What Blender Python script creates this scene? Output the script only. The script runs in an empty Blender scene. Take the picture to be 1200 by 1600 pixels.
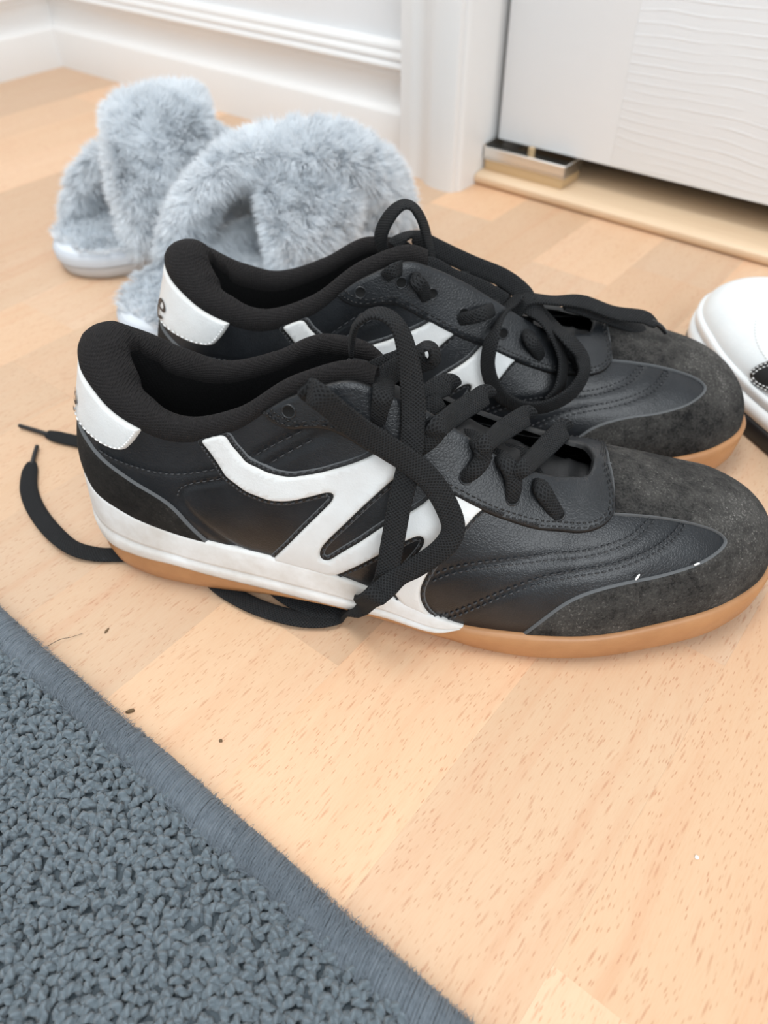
import bpy, bmesh, math, random
import numpy as np
from mathutils import Vector, Matrix
from mathutils.geometry import delaunay_2d_cdt
random.seed(7); RNG = np.random.default_rng(11)
scene = bpy.context.scene
COL = scene.collection
R = math.radians

# ---------------------------------------------------------------- camera, world, light, exposure
CAM_H, CAM_PITCH, CAM_YAW, CAM_ROLL = .26, R(44.0), R(39.0), R(.5)
cam_data = bpy.data.cameras.new('camera'); cam = bpy.data.objects.new('camera', cam_data); COL.objects.link(cam)
cam_data.sensor_fit = 'VERTICAL'; cam_data.sensor_height = 36.0; cam_data.sensor_width = 27.0
cam_data.lens = 36.0 * 1202 / 1600
cam_data.clip_start = .01; cam_data.clip_end = 30
_hd = Vector((-math.sin(CAM_YAW), math.cos(CAM_YAW), 0)); _rt = Vector((math.cos(CAM_YAW), math.sin(CAM_YAW), 0)); _up = Vector((0, 0, 1))
_fw = math.cos(CAM_PITCH) * _hd - math.sin(CAM_PITCH) * _up
_dn = -(math.sin(CAM_PITCH) * _hd + math.cos(CAM_PITCH) * _up)
_r2 = math.cos(CAM_ROLL) * _rt + math.sin(CAM_ROLL) * _dn
_d2 = -math.sin(CAM_ROLL) * _rt + math.cos(CAM_ROLL) * _dn
_m = Matrix((_r2, -_d2, -_fw)).transposed().to_4x4(); _m.translation = (0, 0, CAM_H)
cam.matrix_world = _m
cam_data.dof.use_dof = True; cam_data.dof.focus_distance = .285; cam_data.dof.aperture_fstop = 10
scene.camera = cam

world = bpy.data.worlds.new('room_light'); scene.world = world; world.use_nodes = True
_bg = world.node_tree.nodes['Background']; _bg.inputs[0].default_value = (.86, .94, 1.0, 1); _bg.inputs[1].default_value = .62

def area(name, loc, target, size, power, color):
    d = bpy.data.lights.new(name, 'AREA'); d.shape = 'RECTANGLE'; d.size, d.size_y = size; d.energy = power; d.color = color
    o = bpy.data.objects.new(name, d); COL.objects.link(o); o.location = loc
    o.rotation_euler = (Vector(target) - Vector(loc)).to_track_quat('-Z', 'Y').to_euler()
    return o
area('window_daylight', (1.5, -.9, 1.5), (-.1, .2, 0), (1.3, 1.5), 30, (.93, .97, 1.0))
area('ceiling_light', (-.5, -.1, 2.3), (-.2, .15, 0), (.9, .9), 22, (1.0, .98, .95))
vs = scene.view_settings
vs.view_transform = 'Standard'; vs.look = 'None'; vs.gamma = 1; vs.use_curve_mapping = False; vs.exposure = 0.15

# ---------------------------------------------------------------- helpers
def tag(o, label=None, cat=None, group=None, kind=None):
    for k, v in (('label', label), ('category', cat), ('group', group), ('kind', kind)):
        if v: o[k] = v
    return o
def link(name, me, parent=None, mats=()):
    o = bpy.data.objects.new(name, me); COL.objects.link(o)
    if parent: o.parent = parent
    for m in mats:
        if m.name not in me.materials: me.materials.append(m)
    return o
def empty(name, loc=(0, 0, 0), rz=0, scale=(1, 1, 1)):
    o = bpy.data.objects.new(name, None); COL.objects.link(o); o.location = loc; o.rotation_euler = (0, 0, rz); o.scale = scale
    o.empty_display_size = .02
    return o
def mesh_from(name, verts, faces, smooth=True):
    me = bpy.data.meshes.new(name); me.from_pydata([tuple(map(float, v)) for v in verts], [], [tuple(map(int, f)) for f in faces]); me.validate()
    if smooth: me.shade_smooth()
    me.update(); return me
def fast_mesh(name, V, F, smooth=True):
    """V (n,3) and F (m,k) numpy arrays"""
    me = bpy.data.meshes.new(name); n, m, k = len(V), len(F), F.shape[1]
    me.vertices.add(n); me.vertices.foreach_set('co', np.ascontiguousarray(V, np.float32).ravel())
    me.loops.add(m * k); me.loops.foreach_set('vertex_index', np.ascontiguousarray(F, np.int32).ravel())
    me.polygons.add(m); me.polygons.foreach_set('loop_start', np.arange(0, m*k, k, dtype=np.int32))
    me.update(calc_edges=True)
    if smooth: me.shade_smooth()
    return me
def bm_obj(name, bm, parent=None, mats=(), smooth=True):
    me = bpy.data.meshes.new(name); bmesh.ops.recalc_face_normals(bm, faces=bm.faces); bm.to_mesh(me); bm.free()
    if smooth: me.shade_smooth()
    return link(name, me, parent, mats)
def box_bm(x0, x1, y0, y1, z0, z1, bevel=0, seg=2):
    bm = bmesh.new(); bmesh.ops.create_cube(bm, size=1)
    for v in bm.verts: v.co = ((x0+x1)/2 + v.co.x*(x1-x0), (y0+y1)/2 + v.co.y*(y1-y0), (z0+z1)/2 + v.co.z*(z1-z0))
    if bevel: bmesh.ops.bevel(bm, geom=bm.edges[:], offset=bevel, segments=seg, affect='EDGES', profile=.6)
    return bm
def extrude_profile(name, prof, a, b, axis, parent=None, mats=(), smooth=False):
    """closed 2D profile swept between a and b along axis 'x', 'y' or 'z'"""
    n = len(prof); V = []
    for t in (a, b):
        for p, q in prof: V.append({'x': (t, p, q), 'y': (p, t, q), 'z': (p, q, t)}[axis])
    F = [(i, (i+1) % n, n + (i+1) % n, n + i) for i in range(n)] + [tuple(range(n))[::-1], tuple(range(n, 2*n))]
    me = mesh_from(name, V, F, False)
    bm = bmesh.new(); bm.from_mesh(me); bmesh.ops.recalc_face_normals(bm, faces=bm.faces); bm.to_mesh(me); bm.free()
    if smooth:
        me.shade_smooth(); me.set_sharp_from_angle(angle=R(38))
    return link(name, me, parent, mats)
def catmull(P, n=8):
    P = np.asarray(P, float); out = []
    for i in range(len(P)-1):
        p0 = P[max(i-1, 0)]; p1 = P[i]; p2 = P[i+1]; p3 = P[min(i+2, len(P)-1)]
        for k in range(n):
            t = k/n
            out.append(.5*((2*p1) + (-p0+p2)*t + (2*p0-5*p1+4*p2-p3)*t*t + (-p0+3*p1-3*p2+p3)*t**3))
    out.append(P[-1]); return np.array(out)
def resample(P, step):
    P = np.asarray(P, float); d = np.r_[0, np.cumsum(np.linalg.norm(np.diff(P, axis=0), axis=1))]
    n = max(2, int(round(d[-1]/step)) + 1); s = np.linspace(0, d[-1], n)
    return np.stack([np.interp(s, d, P[:, k]) for k in range(P.shape[1])], 1)

# ---------------------------------------------------------------- materials
class NT:
    """tiny helper around a material's node tree"""
    def __init__(s, name):
        s.m = bpy.data.materials.new(name); s.m.use_nodes = True; s.t = s.m.node_tree; s.b = s.t.nodes['Principled BSDF']
        s.coord = s.t.nodes.new('ShaderNodeTexCoord')
    def n(s, typ, ins=None, **props):
        nd = s.t.nodes.new('ShaderNode' + typ)
        for k, v in props.items(): setattr(nd, k, v)
        for k, v in (ins or {}).items(): s.set(nd.inputs[k], v)
        return nd
    def set(s, sock, v):
        if isinstance(v, bpy.types.NodeSocket): s.t.links.new(v, sock)
        else: sock.default_value = v
    def P(s, **kw):
        for k, v in kw.items(): s.set(s.b.inputs[k.replace('_', ' ')], v)
    def obj(s, scale=(1, 1, 1), loc=(0, 0, 0), src='Object'):
        return s.n('Mapping', {'Vector': s.coord.outputs[src], 'Scale': scale, 'Location': loc}).outputs[0]
    def noise(s, vec, scale, detail=3, rough=.5):
        return s.n('TexNoise', {'Vector': vec, 'Scale': scale, 'Detail': detail, 'Roughness': rough}).outputs['Fac']
    def ramp(s, fac, stops):
        r = s.n('ValToRGB', {'Fac': fac}); e = r.color_ramp.elements
        while len(e) < len(stops): e.new(.5)
        for el, (p, c) in zip(e, stops): el.position = p; el.color = c if len(c) == 4 else (*c, 1)
        return r.outputs['Color']
    def mix(s, fac, a, b, typ='MIX'):
        nd = s.n('Mix', data_type='RGBA', blend_type=typ); s.set(nd.inputs[0], fac)
        for sock, v in ((nd.inputs[6], a), (nd.inputs[7], b)):
            s.set(sock, v if isinstance(v, bpy.types.NodeSocket) else (*v, 1))
        return nd.outputs[2]
    def math(s, op, a, b=0.0):
        nd = s.n('Math', operation=op); s.set(nd.inputs[0], a); s.set(nd.inputs[1], b); return nd.outputs[0]
    def bump(s, h, strength=.5, dist=.001, prev=None):
        nd = s.n('Bump', {'Height': h, 'Strength': strength, 'Distance': dist})
        if prev is not None: s.t.links.new(prev, nd.inputs['Normal'])
        s.t.links.new(nd.outputs[0], s.b.inputs['Normal']); return nd.outputs[0]
def plain(name, col, rough=.5, **kw):
    t = NT(name); t.P(Base_Color=(*col, 1), Roughness=rough, **kw); return t.m

def leather(name, col, rough, grain=900, depth=.00026, tint=None):
    t = NT(name); v = t.obj()
    vor = t.n('TexVoronoi', {'Vector': v, 'Scale': grain, 'Randomness': 1.0}, feature='DISTANCE_TO_EDGE').outputs['Distance']
    h = t.math('MINIMUM', vor, .22)
    big = t.noise(v, 60, 3)
    b = t.bump(h, .6, depth); t.bump(t.noise(v, 260, 4, .6), .35, .0004, b)
    c2 = tint or tuple(min(1, c*1.6+.004) for c in col)
    t.P(Base_Color=t.mix(t.ramp(big, [(.35, (0, 0, 0)), (.7, (1, 1, 1))]), col, c2), Roughness=rough)
    return t.m
M = {}
M['leather'] = leather('black_leather', (.0062, .0074, .0094), .34)
M['eyestay'] = leather('black_eyestay_leather', (.0078, .0092, .0112), .38, 780, .00030)
M['white_leather'] = leather('white_leather', (.80, .82, .82), .42, 800, .00018, (.74, .74, .73))

def suede(name, base, dust, amount):
    t = NT(name); v = t.obj()
    big = t.noise(v, 30, 4, .6); mid = t.noise(v, 190, 4, .7); fine = t.noise(v, 1100, 3, .75)
    k = t.math('ADD', t.math('MULTIPLY', big, .40), t.math('ADD', t.math('MULTIPLY', mid, .30), t.math('MULTIPLY', fine, .30)))
    haze = t.ramp(k, [(.41, (0, 0, 0)), (.62, (1, 1, 1))])
    speck = t.ramp(t.math('MULTIPLY', fine, t.math('ADD', big, .45)), [(.62, (0, 0, 0)), (.74, (1, 1, 1))])
    c = t.mix(t.math('MULTIPLY', haze, amount), base, dust)
    c = t.mix(t.math('MULTIPLY', speck, .75), c, tuple(min(1, q*2.6) for q in dust))
    t.P(Base_Color=c, Roughness=.95, Specular_IOR_Level=.25)
    b = t.bump(fine, .6, .0004); t.bump(mid, .5, .0007, b)
    return t.m
M['suede_toe'] = suede('dusty_black_suede', (.0085, .0084, .0085), (.090, .086, .080), .85)
M['suede_heel'] = suede('black_suede', (.0075, .0072, .007), (.045, .041, .036), .55)
M['cut_edge'] = plain('grey_cut_edge', (.10, .105, .11), .8)
M['black_edge'] = plain('black_edge', (.006, .006, .0065), .55)
M['white_edge'] = plain('white_edge', (.72, .72, .70), .6)
def fabric(name, col, scale, depth):
    t = NT(name); v = t.obj()
    w1 = t.n('TexWave', {'Vector': v, 'Scale': scale, 'Distortion': 1.5, 'Detail': 1.0}, bands_direction='X').outputs['Fac']
    w2 = t.n('TexWave', {'Vector': v, 'Scale': scale, 'Distortion': 1.5, 'Detail': 1.0}, bands_direction='Z').outputs['Fac']
    t.bump(t.math('MULTIPLY', w1, w2), .7, depth)
    t.P(Base_Color=t.mix(t.noise(v, 900, 2), col, tuple(c*2.4+.002 for c in col)), Roughness=.95, Specular_IOR_Level=.25)
    return t.m
M['collar'] = fabric('black_mesh_fabric', (.0080, .0072, .0073), 330, .0006)
M['lining'] = fabric('black_lining', (.0035, .0034, .0036), 260, .0004)
def rubber(name, a, b, rough):
    t = NT(name); v = t.obj()
    t.P(Base_Color=t.mix(t.ramp(t.noise(v, 38, 5, .65), [(.38, (0, 0, 0)), (.72, (1, 1, 1))]), a, b), Roughness=rough)
    t.bump(t.noise(v, 1400, 2), .25, .0002); return t.m
M['midsole'] = rubber('white_midsole_rubber', (.82, .82, .81), (.62, .58, .53), .5)
M['gum'] = rubber('gum_rubber', (.49, .245, .105), (.40, .185, .075), .42)
M['tongue'] = leather('dark_tongue_leather', (.0055, .0058, .0065), .65, 620, .0002)
M['thread'] = plain('grey_thread', (.035, .037, .041), .6)
M['white_thread'] = plain('white_thread', (.85, .85, .84), .6)
M['hole_shade'] = plain('eyelet_shade', (.002, .002, .002), .9)  # black colour stands for the shade inside an eyelet
M['print'] = plain('dark_brown_print', (.022, .016, .014), .5)
def lace_mat():
    t = NT('black_cotton_lace'); uv = t.coord.outputs['UV']
    d1 = t.n('TexWave', {'Vector': t.n('Mapping', {'Vector': uv, 'Rotation': (0, 0, R(38)), 'Scale': (1, 1, 1)}).outputs[0], 'Scale': 300, 'Distortion': .6}, bands_direction='X').outputs['Fac']
    d2 = t.n('TexWave', {'Vector': t.n('Mapping', {'Vector': uv, 'Rotation': (0, 0, R(-38)), 'Scale': (1, 1, 1)}).outputs[0], 'Scale': 300, 'Distortion': .6}, bands_direction='X').outputs['Fac']
    h = t.math('MAXIMUM', d1, d2)
    fz = t.noise(t.obj(), 1500, 3, .7)
    b = t.bump(h, .9, .0006); t.bump(fz, .5, .0004, b)
    dust = t.ramp(t.noise(t.obj(), 210, 4, .75), [(.62, (0, 0, 0)), (.82, (1, 1, 1))])
    t.P(Base_Color=t.mix(t.math('MULTIPLY', dust, .35), t.mix(h, (.007, .007, .0075), (.024, .025, .0265)), (.10, .10, .10)), Roughness=.95, Specular_IOR_Level=.25)
    return t.m
M['lace'] = lace_mat()
M['aglet'] = plain('black_plastic', (.008, .008, .009), .35)

def beech():
    t = NT('beech_laminate')
    info = t.n('ObjectInfo')
    off = t.n('VectorMath', {0: info.outputs['Location'], 1: (3.7, 5.3, 0)}, operation='MULTIPLY').outputs[0]
    v = t.n('VectorMath', {0: t.coord.outputs['Object'], 1: off}, operation='ADD').outputs[0]
    wob = t.n('TexNoise', {'Vector': v, 'Scale': 9, 'Detail': 2}).outputs['Color']
    v = t.n('VectorMath', {0: v, 1: t.n('VectorMath', {0: wob, 1: (.012, .012, 0)}, operation='MULTIPLY').outputs[0]}, operation='ADD').outputs[0]
    def sc(s): return t.n('Mapping', {'Vector': v, 'Scale': s}).outputs[0]
    def dashes(scale, asp, keep):
        fle = t.n('TexVoronoi', {'Vector': sc((1, asp, 1)), 'Scale': scale, 'Randomness': 1}, feature='F1')
        rnd = t.n('SeparateColor', {0: fle.outputs['Color']}).outputs[0]
        return t.math('MULTIPLY', t.ramp(fle.outputs['Distance'], [(.10, (1, 1, 1)), (.36, (0, 0, 0))]), t.ramp(rnd, [(keep, (0, 0, 0)), (keep+.08, (1, 1, 1))]))
    dash = t.math('MAXIMUM', dashes(1150, .21, .38), t.math('MULTIPLY', dashes(620, .15, .70), .85))
    fine = t.noise(sc((1, .10, 1)), 1500, 3, .6)
    band = t.noise(sc((1, .10, 1)), 55, 4, .55)
    cloud = t.noise(v, 9, 2)
    streak = t.noise(sc((1, .045, 1)), 120, 3, .5)
    base = t.mix(band, (.63, .405, .240), (.73, .540, .368))
    base = t.mix(t.math('MULTIPLY', t.ramp(streak, [(.52, (0, 0, 0)), (.72, (1, 1, 1))]), .45), base, (.62, .325, .185))
    base = t.mix(t.math('MULTIPLY', cloud, .6), base, (.69, .450, .300))
    base = t.mix(t.math('MULTIPLY', t.ramp(fine, [(.45, (0, 0, 0)), (.75, (1, 1, 1))]), .28), base, (.62, .33, .18))
    base = t.mix(t.math('MULTIPLY', dash, t.math('ADD', t.math('MULTIPLY', band, .8), .30)), base, (.50, .235, .13))
    base = t.mix(1.0, base, info.outputs['Color'], 'MULTIPLY')
    t.P(Base_Color=base, Roughness=t.math('ADD', t.math('MULTIPLY', fine, .12), .36), Specular_IOR_Level=.35)
    t.bump(t.math('ADD', dash, t.math('MULTIPLY', fine, -.5)), .25, .0002)
    return t.m
M['beech'] = beech()
def paint(name, col, rough=.35, bumpy=.15):
    t = NT(name); v = t.obj()
    t.P(Base_Color=t.mix(t.noise(v, 14, 3), col, tuple(c*.965 for c in col)), Roughness=rough); t.bump(t.noise(v, 130, 4), bumpy, .0006); return t.m
M['trim'] = paint('white_gloss_trim', (.80, .795, .785), .33)
M['wall'] = paint('white_wall', (.80, .815, .83), .6, .3)
M['door_smooth'] = paint('white_door_paint', (.83, .84, .85), .38, .2)
def door_grain():
    t = NT('white_door_embossed_grain'); v = t.obj()
    wob = t.n('TexNoise', {'Vector': t.n('Mapping', {'Vector': v, 'Scale': (7, 7, 14)}).outputs[0], 'Scale': 1, 'Detail': 2}).outputs['Fac']
    z = t.n('SeparateXYZ', {0: v}).outputs['Z']
    ph = t.math('ADD', z, t.math('MULTIPLY', wob, .022))
    w = t.math('SINE', t.math('MULTIPLY', ph, 980.0))
    brk = t.noise(t.n('Mapping', {'Vector': v, 'Scale': (22, 22, 140)}).outputs[0], 1, 3)
    h = t.math('MULTIPLY', t.ramp(w, [(.70, (0, 0, 0)), (1.0, (1, 1, 1))]), t.ramp(brk, [(.35, (0, 0, 0)), (.6, (1, 1, 1))]))
    t.P(Base_Color=(.83, .84, .85, 1), Roughness=.38); t.bump(h, .35, .0008); return t.m
M['door_grain'] = door_grain()
def pale_wood():
    t = NT('pale_beech_threshold'); v = t.obj()
    n1 = t.noise(t.n('Mapping', {'Vector': v, 'Scale': (3, 60, 60)}).outputs[0], 4, 4)
    t.P(Base_Color=t.mix(n1, (.68, .48, .31), (.80, .63, .44)), Roughness=.42); return t.m
M['threshold'] = pale_wood()
M['chrome'] = plain('zinc_plated_steel', (.80, .80, .78), .28, Metallic=1.0)
M['brass'] = plain('brass_block', (.60, .43, .24), .45, Metallic=.15)
M['dark_metal'] = plain('dull_steel', (.25, .24, .23), .4, Metallic=1.0)
M['shade'] = plain('closet_wall_shade', (.12, .10, .085), .9)  # dark tone stands for the shade seen through the door gap
def yarn(name, col, hi, ply=True):
    t = NT(name); v = t.obj()
    f = t.noise(v, 260, 3, .6); b = None
    if ply:
        w = t.n('TexWave', {'Vector': t.coord.outputs['UV'], 'Scale': 1.0, 'Distortion': 0.4}, bands_direction='DIAGONAL').outputs['Fac']
        f = t.math('ADD', t.math('MULTIPLY', f, .6), t.math('MULTIPLY', w, .4)); b = t.bump(w, .9, .0007)
    t.P(Base_Color=t.mix(f, col, hi), Roughness=.9, Sheen_Weight=.25, Sheen_Roughness=.5)
    t.bump(t.noise(v, 3200, 2, .6), .6, .0003, b); return t.m
M['yarn'] = yarn('blue_grey_yarn', (.072, .097, .114), (.190, .232, .262))
M['binding'] = yarn('blue_grey_binding', (.095, .120, .145), (.165, .195, .225), False)
M['rug_back'] = plain('rug_backing', (.070, .090, .105), .95)
def fur_mat(name, a, b):
    t = NT(name); v = t.obj()
    t.P(Base_Color=t.mix(t.noise(v, 90, 3), a, b), Roughness=.85, Sheen_Weight=.4, Sheen_Roughness=.4)
    tr = t.n('BsdfTranslucent', {'Color': (*b, 1)}); mx = t.n('MixShader', {0: .28})
    t.t.links.new(t.b.outputs[0], mx.inputs[1]); t.t.links.new(tr.outputs[0], mx.inputs[2])
    t.t.links.new(mx.outputs[0], t.t.nodes['Material Output'].inputs[0]); return t.m
M['fur'] = fur_mat('pale_grey_fur', (.78, .825, .865), (.87, .905, .935))
M['fur_skin'] = plain('pale_grey_plush', (.70, .745, .79), .95)
M['slipper_rim'] = plain('pale_grey_slipper_edge', (.50, .485, .475), .7)
M['slipper_band'] = plain('pale_blue_grey_band', (.56, .60, .65), .8)
M['white_rubber'] = rubber('white_sneaker_rubber', (.84, .86, .86), (.76, .79, .80), .4)
M['white_upper'] = leather('white_smooth_leather', (.84, .87, .875), .38, 1300, .00004, (.80, .84, .85))
M['black_rubber'] = plain('black_rubber', (.008, .008, .0095), .5)
M['crumb'] = plain('brown_crumb', (.16, .10, .05), .9)
M['fibre'] = plain('dark_fibre', (.03, .026, .022), .7)
M['white_crumb'] = plain('white_crumb', (.9, .9, .88), .8)
# ---------------------------------------------------------------- the room
YB, XL = .579, -.970                       # faces of the two baseboards
floor = link('floor', mesh_from('floor', [(-1.1, -.75, -.012), (.95, -.75, -.012), (.95, 1.2, -.012), (-1.1, 1.2, -.012)], [(0, 1, 2, 3)], False), None, (M['shade'],))
tag(floor, 'light beech laminate floor', kind='structure')
SW = .0608
def lay_planks():
    cache = {}
    i0, i1 = -17, 12
    for i in range(i0, i1):
        x0 = -.0064 + i*SW
        y = -.30 - random.random()*.3
        fixed = {0: [.0870], -1: [.2245], -3: [.128, .52], 1: [.31]}.get(i, [])
        cuts = [y]
        while cuts[-1] < YB + .03:
            cuts.append(cuts[-1] + random.uniform(.26, .44))
        for f in fixed:
            k = min(range(1, len(cuts)), key=lambda q: abs(cuts[q]-f)); cuts[k] = f
        cuts = sorted(cuts)
        for a, b in zip(cuts[:-1], cuts[1:]):
            if b < -.28: continue
            b = min(b, YB + .10) if x0 > -.40 else min(b, YB + .012)
            if b - a < .03: continue
            g = .000012; ln = round(b - a, 4); key = ln
            me = cache.get(key)
            if me is None:
                bm = box_bm(-SW/2+g, SW/2-g, -ln/2+g, ln/2-g, -.010, 0)
                me = bpy.data.meshes.new('plank'); bm.to_mesh(me); bm.free(); me.materials.append(M['beech']); cache[key] = me
            o = link('plank', me, floor); o.location = (x0+SW/2, (a+b)/2, 0)
            tone = random.uniform(.87, 1.08); warm = random.uniform(-.035, .035)
            if i == 0 and b <= .0875: tone, warm = 1.10, .0
            if i == -1 and a >= .22: tone = .97
            o.color = (min(1.1, tone+warm), tone, tone - warm*1.2, 1)
lay_planks()

# walls stand behind the skirting; both are panelled to the top of the picture
wall_back = bm_obj('wall_back', box_bm(-1.05, -.372, YB+.013, YB+.11, 0, 2.3), None, (M['wall'],), False); tag(wall_back, 'white painted wall behind the slippers', kind='structure')
wall_left = bm_obj('wall_left', box_bm(-1.10, XL-.013, -.9, YB+.11, 0, 2.3), None, (M['wall'],), False); tag(wall_left, 'white painted wall at the left corner', kind='structure')
wall_top = bm_obj('wall_header', box_bm(-.372, .95, YB+.013, YB+.11, 2.02, 2.3), None, (M['wall'],), False); tag(wall_top, 'white painted wall above the door', kind='structure')
# skirting profile: depth in front of the wall plane (d) against height; a flat plinth, a cove and a beaded cap
SK = [(-.002, 0), (.013, 0), (.013, .0385), (.0122, .0405), (.0105, .0418), (.0078, .0425), (.0062, .0445), (.0046, .048), (.0036, .053), (.0034, .058), (.0040, .063), (.0055, .0668), (.0078, .0690), (.0084, .0700),
      (.0084, .0722), (.0098, .0728), (.0118, .0742), (.0125, .0762), (.0118, .0782), (.0102, .0792), (.0098, .0800), (.0106, .0812), (.0108, .0832), (.0098, .0850), (.0080, .0862), (.0076, .0870), (.0080, .0884), (.0078, .0905), (.0062, .0925), (.0040, .0938), (.0018, .0942), (-.002, .0942)]
b1 = extrude_profile('baseboard_back', [(YB+.013-d, z) for d, z in SK], XL-.02, -.428, 'x', None, (M['trim'],), True); tag(b1, 'tall white moulded skirting board behind the slippers', kind='structure')
b2 = extrude_profile('baseboard_left', [(XL-.013+d, z) for d, z in SK], -.9, YB+.02, 'y', None, (M['trim'],), True); tag(b2, 'tall white moulded skirting board on the left wall', kind='structure')
CAS = [(-.4335, YB+.02), (-.4335, .5625), (-.4325, .5610), (-.4230, .5600), (-.4195, .5590), (-.4165, .5598), (-.4110, .5600), (-.4060, .5585), (-.4015, .5550), (-.3965, .5515), (-.3900, .5496), (-.3800, .5490), (-.3715, .5492), (-.3690, .5500), (-.3678, .5520), (-.3680, .5545), (-.3665, .5550), (-.3650, .5568), (-.3645, .5600), (-.3645, YB+.02)]
trim_1 = extrude_profile('trim_1', CAS, 0, 2.08, 'z', None, (M['trim'],), True); tag(trim_1, 'white moulded door casing beside the skirting', kind='structure')
trim_2 = bm_obj('trim_2', box_bm(-.392, -.3665, YB+.004, .70, 0, 2.05, .0015), None, (M['trim'],), False); tag(trim_2, 'white door jamb inside the casing', kind='structure')
trim_3 = bm_obj('trim_3', box_bm(-.392, .95, .549, .70, 2.05, 2.12, .002), None, (M['trim'],), False); tag(trim_3, 'white door head above the door', kind='structure')

# cupboard behind the door: boxed in to block light, walls coloured dark as shade
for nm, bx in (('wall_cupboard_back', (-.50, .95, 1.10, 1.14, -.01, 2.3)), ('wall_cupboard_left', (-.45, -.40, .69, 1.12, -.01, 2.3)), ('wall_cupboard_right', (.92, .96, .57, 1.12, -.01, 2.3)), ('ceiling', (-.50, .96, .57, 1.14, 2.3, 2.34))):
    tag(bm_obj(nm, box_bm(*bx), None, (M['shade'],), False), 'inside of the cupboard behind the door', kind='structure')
TH = [(.700, 0), (.700, .0102), (.600, .0102), (.585, .0100), (.580, .0092), (.5775, .0075), (.5770, .0050), (.5785, .0018), (.581, 0)]
th = extrude_profile('trim_4', TH, -.3640, .92, 'x', None, (M['threshold'],), True); tag(th, 'pale beech threshold strip under the white door', kind='structure')

door = empty('door_1', (-.3600, .605, .0315)); tag(door, 'white moulded door with embossed wood grain', kind='structure')
def local_box(name, x0, x1, y0, y1, z0, z1, mat, bevel=.0015, parent=door):
    o = bm_obj(name, box_bm(x0, x1, y0, y1, z0, z1, bevel), parent, (mat,), True); o.data.set_sharp_from_angle(angle=R(50)); return o
local_box('stile', 0, .1045, 0, .034, 0, 1.98, M['door_smooth'], .0004)
local_box('rail', .1045, 1.2, .0000, .034, 0, .26, M['door_grain'], .0002)
local_box('panel', .1046, 1.2, .004, .030, .26, 1.98, M['door_smooth'], .001)

br = empty('pivot_bracket', (-.3640, .588, .0102)); tag(br, 'shiny metal pivot bracket on the threshold below the door', 'bracket')
local_box('spacer_block', .002, .0770, .001, .030, 0, .0096, M['brass'], .0006, br)
bm = bmesh.new()
for bx in ((.0, .0790, .0, .0310, .0098, .0112), (.0, .0790, 0, .0014, .0085, .0188), (.0776, .0790, 0, .0310, .0085, .0188), (.0, .0016, .0, .0310, .0098, .0215)):
    t = box_bm(*bx, .0005, 1); me = bpy.data.meshes.new('tmp'); t.to_mesh(me); t.free(); bm.from_mesh(me); bpy.data.meshes.remove(me)
bm_obj('tray', bm, br, (M['chrome'],), False)
bm = bmesh.new()
for r, z0, z1 in ((.0046, .0112, .0135), (.0028, .0135, .0225)):
    bmesh.ops.create_cone(bm, cap_ends=True, segments=20, radius1=r, radius2=r, depth=z1-z0, matrix=Matrix.Translation((.040, .012, (z0+z1)/2)))
bm_obj('pivot_pin', bm, br, (M['brass'],), False)
# ---------------------------------------------------------------- shoe surface
# stations from the toe tip (u=0) round the side to the heel centre (u=1):
# u, Bx, By lateral, By medial, Bz (feather line) | Tx, Ty lateral, Ty medial, Tz (ridge, throat, collar) | p1 out, p1 up, p2 out, p2 up
ST = np.array([
 (0.000, .2965, .0100, .0100, .0215,  .2580, .0040, .0040, .0565,  .0010, .020, .0200, .000),
 (0.055, .2922,-.0065, .0245, .0215,  .2570, .0030, .0030, .0568,  .0015, .020, .0200, .000),
 (0.120, .2762,-.0225, .0375, .0205,  .2520, .0020, .0020, .0582,  .0025, .022, .0200, .000),
 (0.210, .2473,-.0360, .0435, .0172,  .2380, .0010, .0010, .0625,  .0040, .024, .0200, .000),
 (0.290, .2220,-.0440, .0445, .0150,  .2220, .0000, .0000, .0665,  .0045, .026, .0200,-.001),
 (0.340, .2050,-.0462, .0430, .0145,  .2135, .0000, .0000, .0685,  .0045, .027, .0200,-.002),
 (0.385, .1900,-.0463, .0405, .0135,  .2030,-.0055, .0055, .0710,  .0045, .028, .0170,-.005),
 (0.435, .1740,-.0458, .0375, .0135,  .1900,-.0110, .0105, .0760,  .0040, .030, .0150,-.008),
 (0.530, .1430,-.0428, .0335, .0225,  .1650,-.0155, .0150, .0895,  .0035, .030, .0110,-.014),
 (0.605, .1190,-.0395, .0315, .0275,  .1385,-.0180, .0175, .1040,  .0030, .030, .0080,-.018),
 (0.645, .1060,-.0380, .0307, .0287,  .1260,-.0205, .0200, .1090,  .0030, .028, .0070,-.020),
 (0.685, .0940,-.0365, .0305, .0295,  .1080,-.0245, .0235, .1035,  .0030, .024, .0050,-.018),
 (0.750, .0720,-.0345, .0310, .0310,  .0850,-.0265, .0255, .0870,  .0025, .018, .0035,-.016),
 (0.805, .0550,-.0332, .0315, .0330,  .0650,-.0272, .0260, .0795,  .0020, .016, .0030,-.014),
 (0.875, .0330,-.0300, .0295, .0385,  .0460,-.0262, .0255, .0830,  .0020, .015, .0030,-.014),
 (0.935, .0165,-.0225, .0225, .0440,  .0310,-.0205, .0205, .0905,  .0020, .016, .0030,-.015),
 (0.970, .0085,-.0120, .0120, .0465,  .0215,-.0115, .0115, .0965,  .0020, .018, .0030,-.016),
 (1.000, .0060, .0000, .0000, .0470,  .0180, .0000, .0000, .0985,  .0020, .018, .0030,-.016)])
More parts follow.
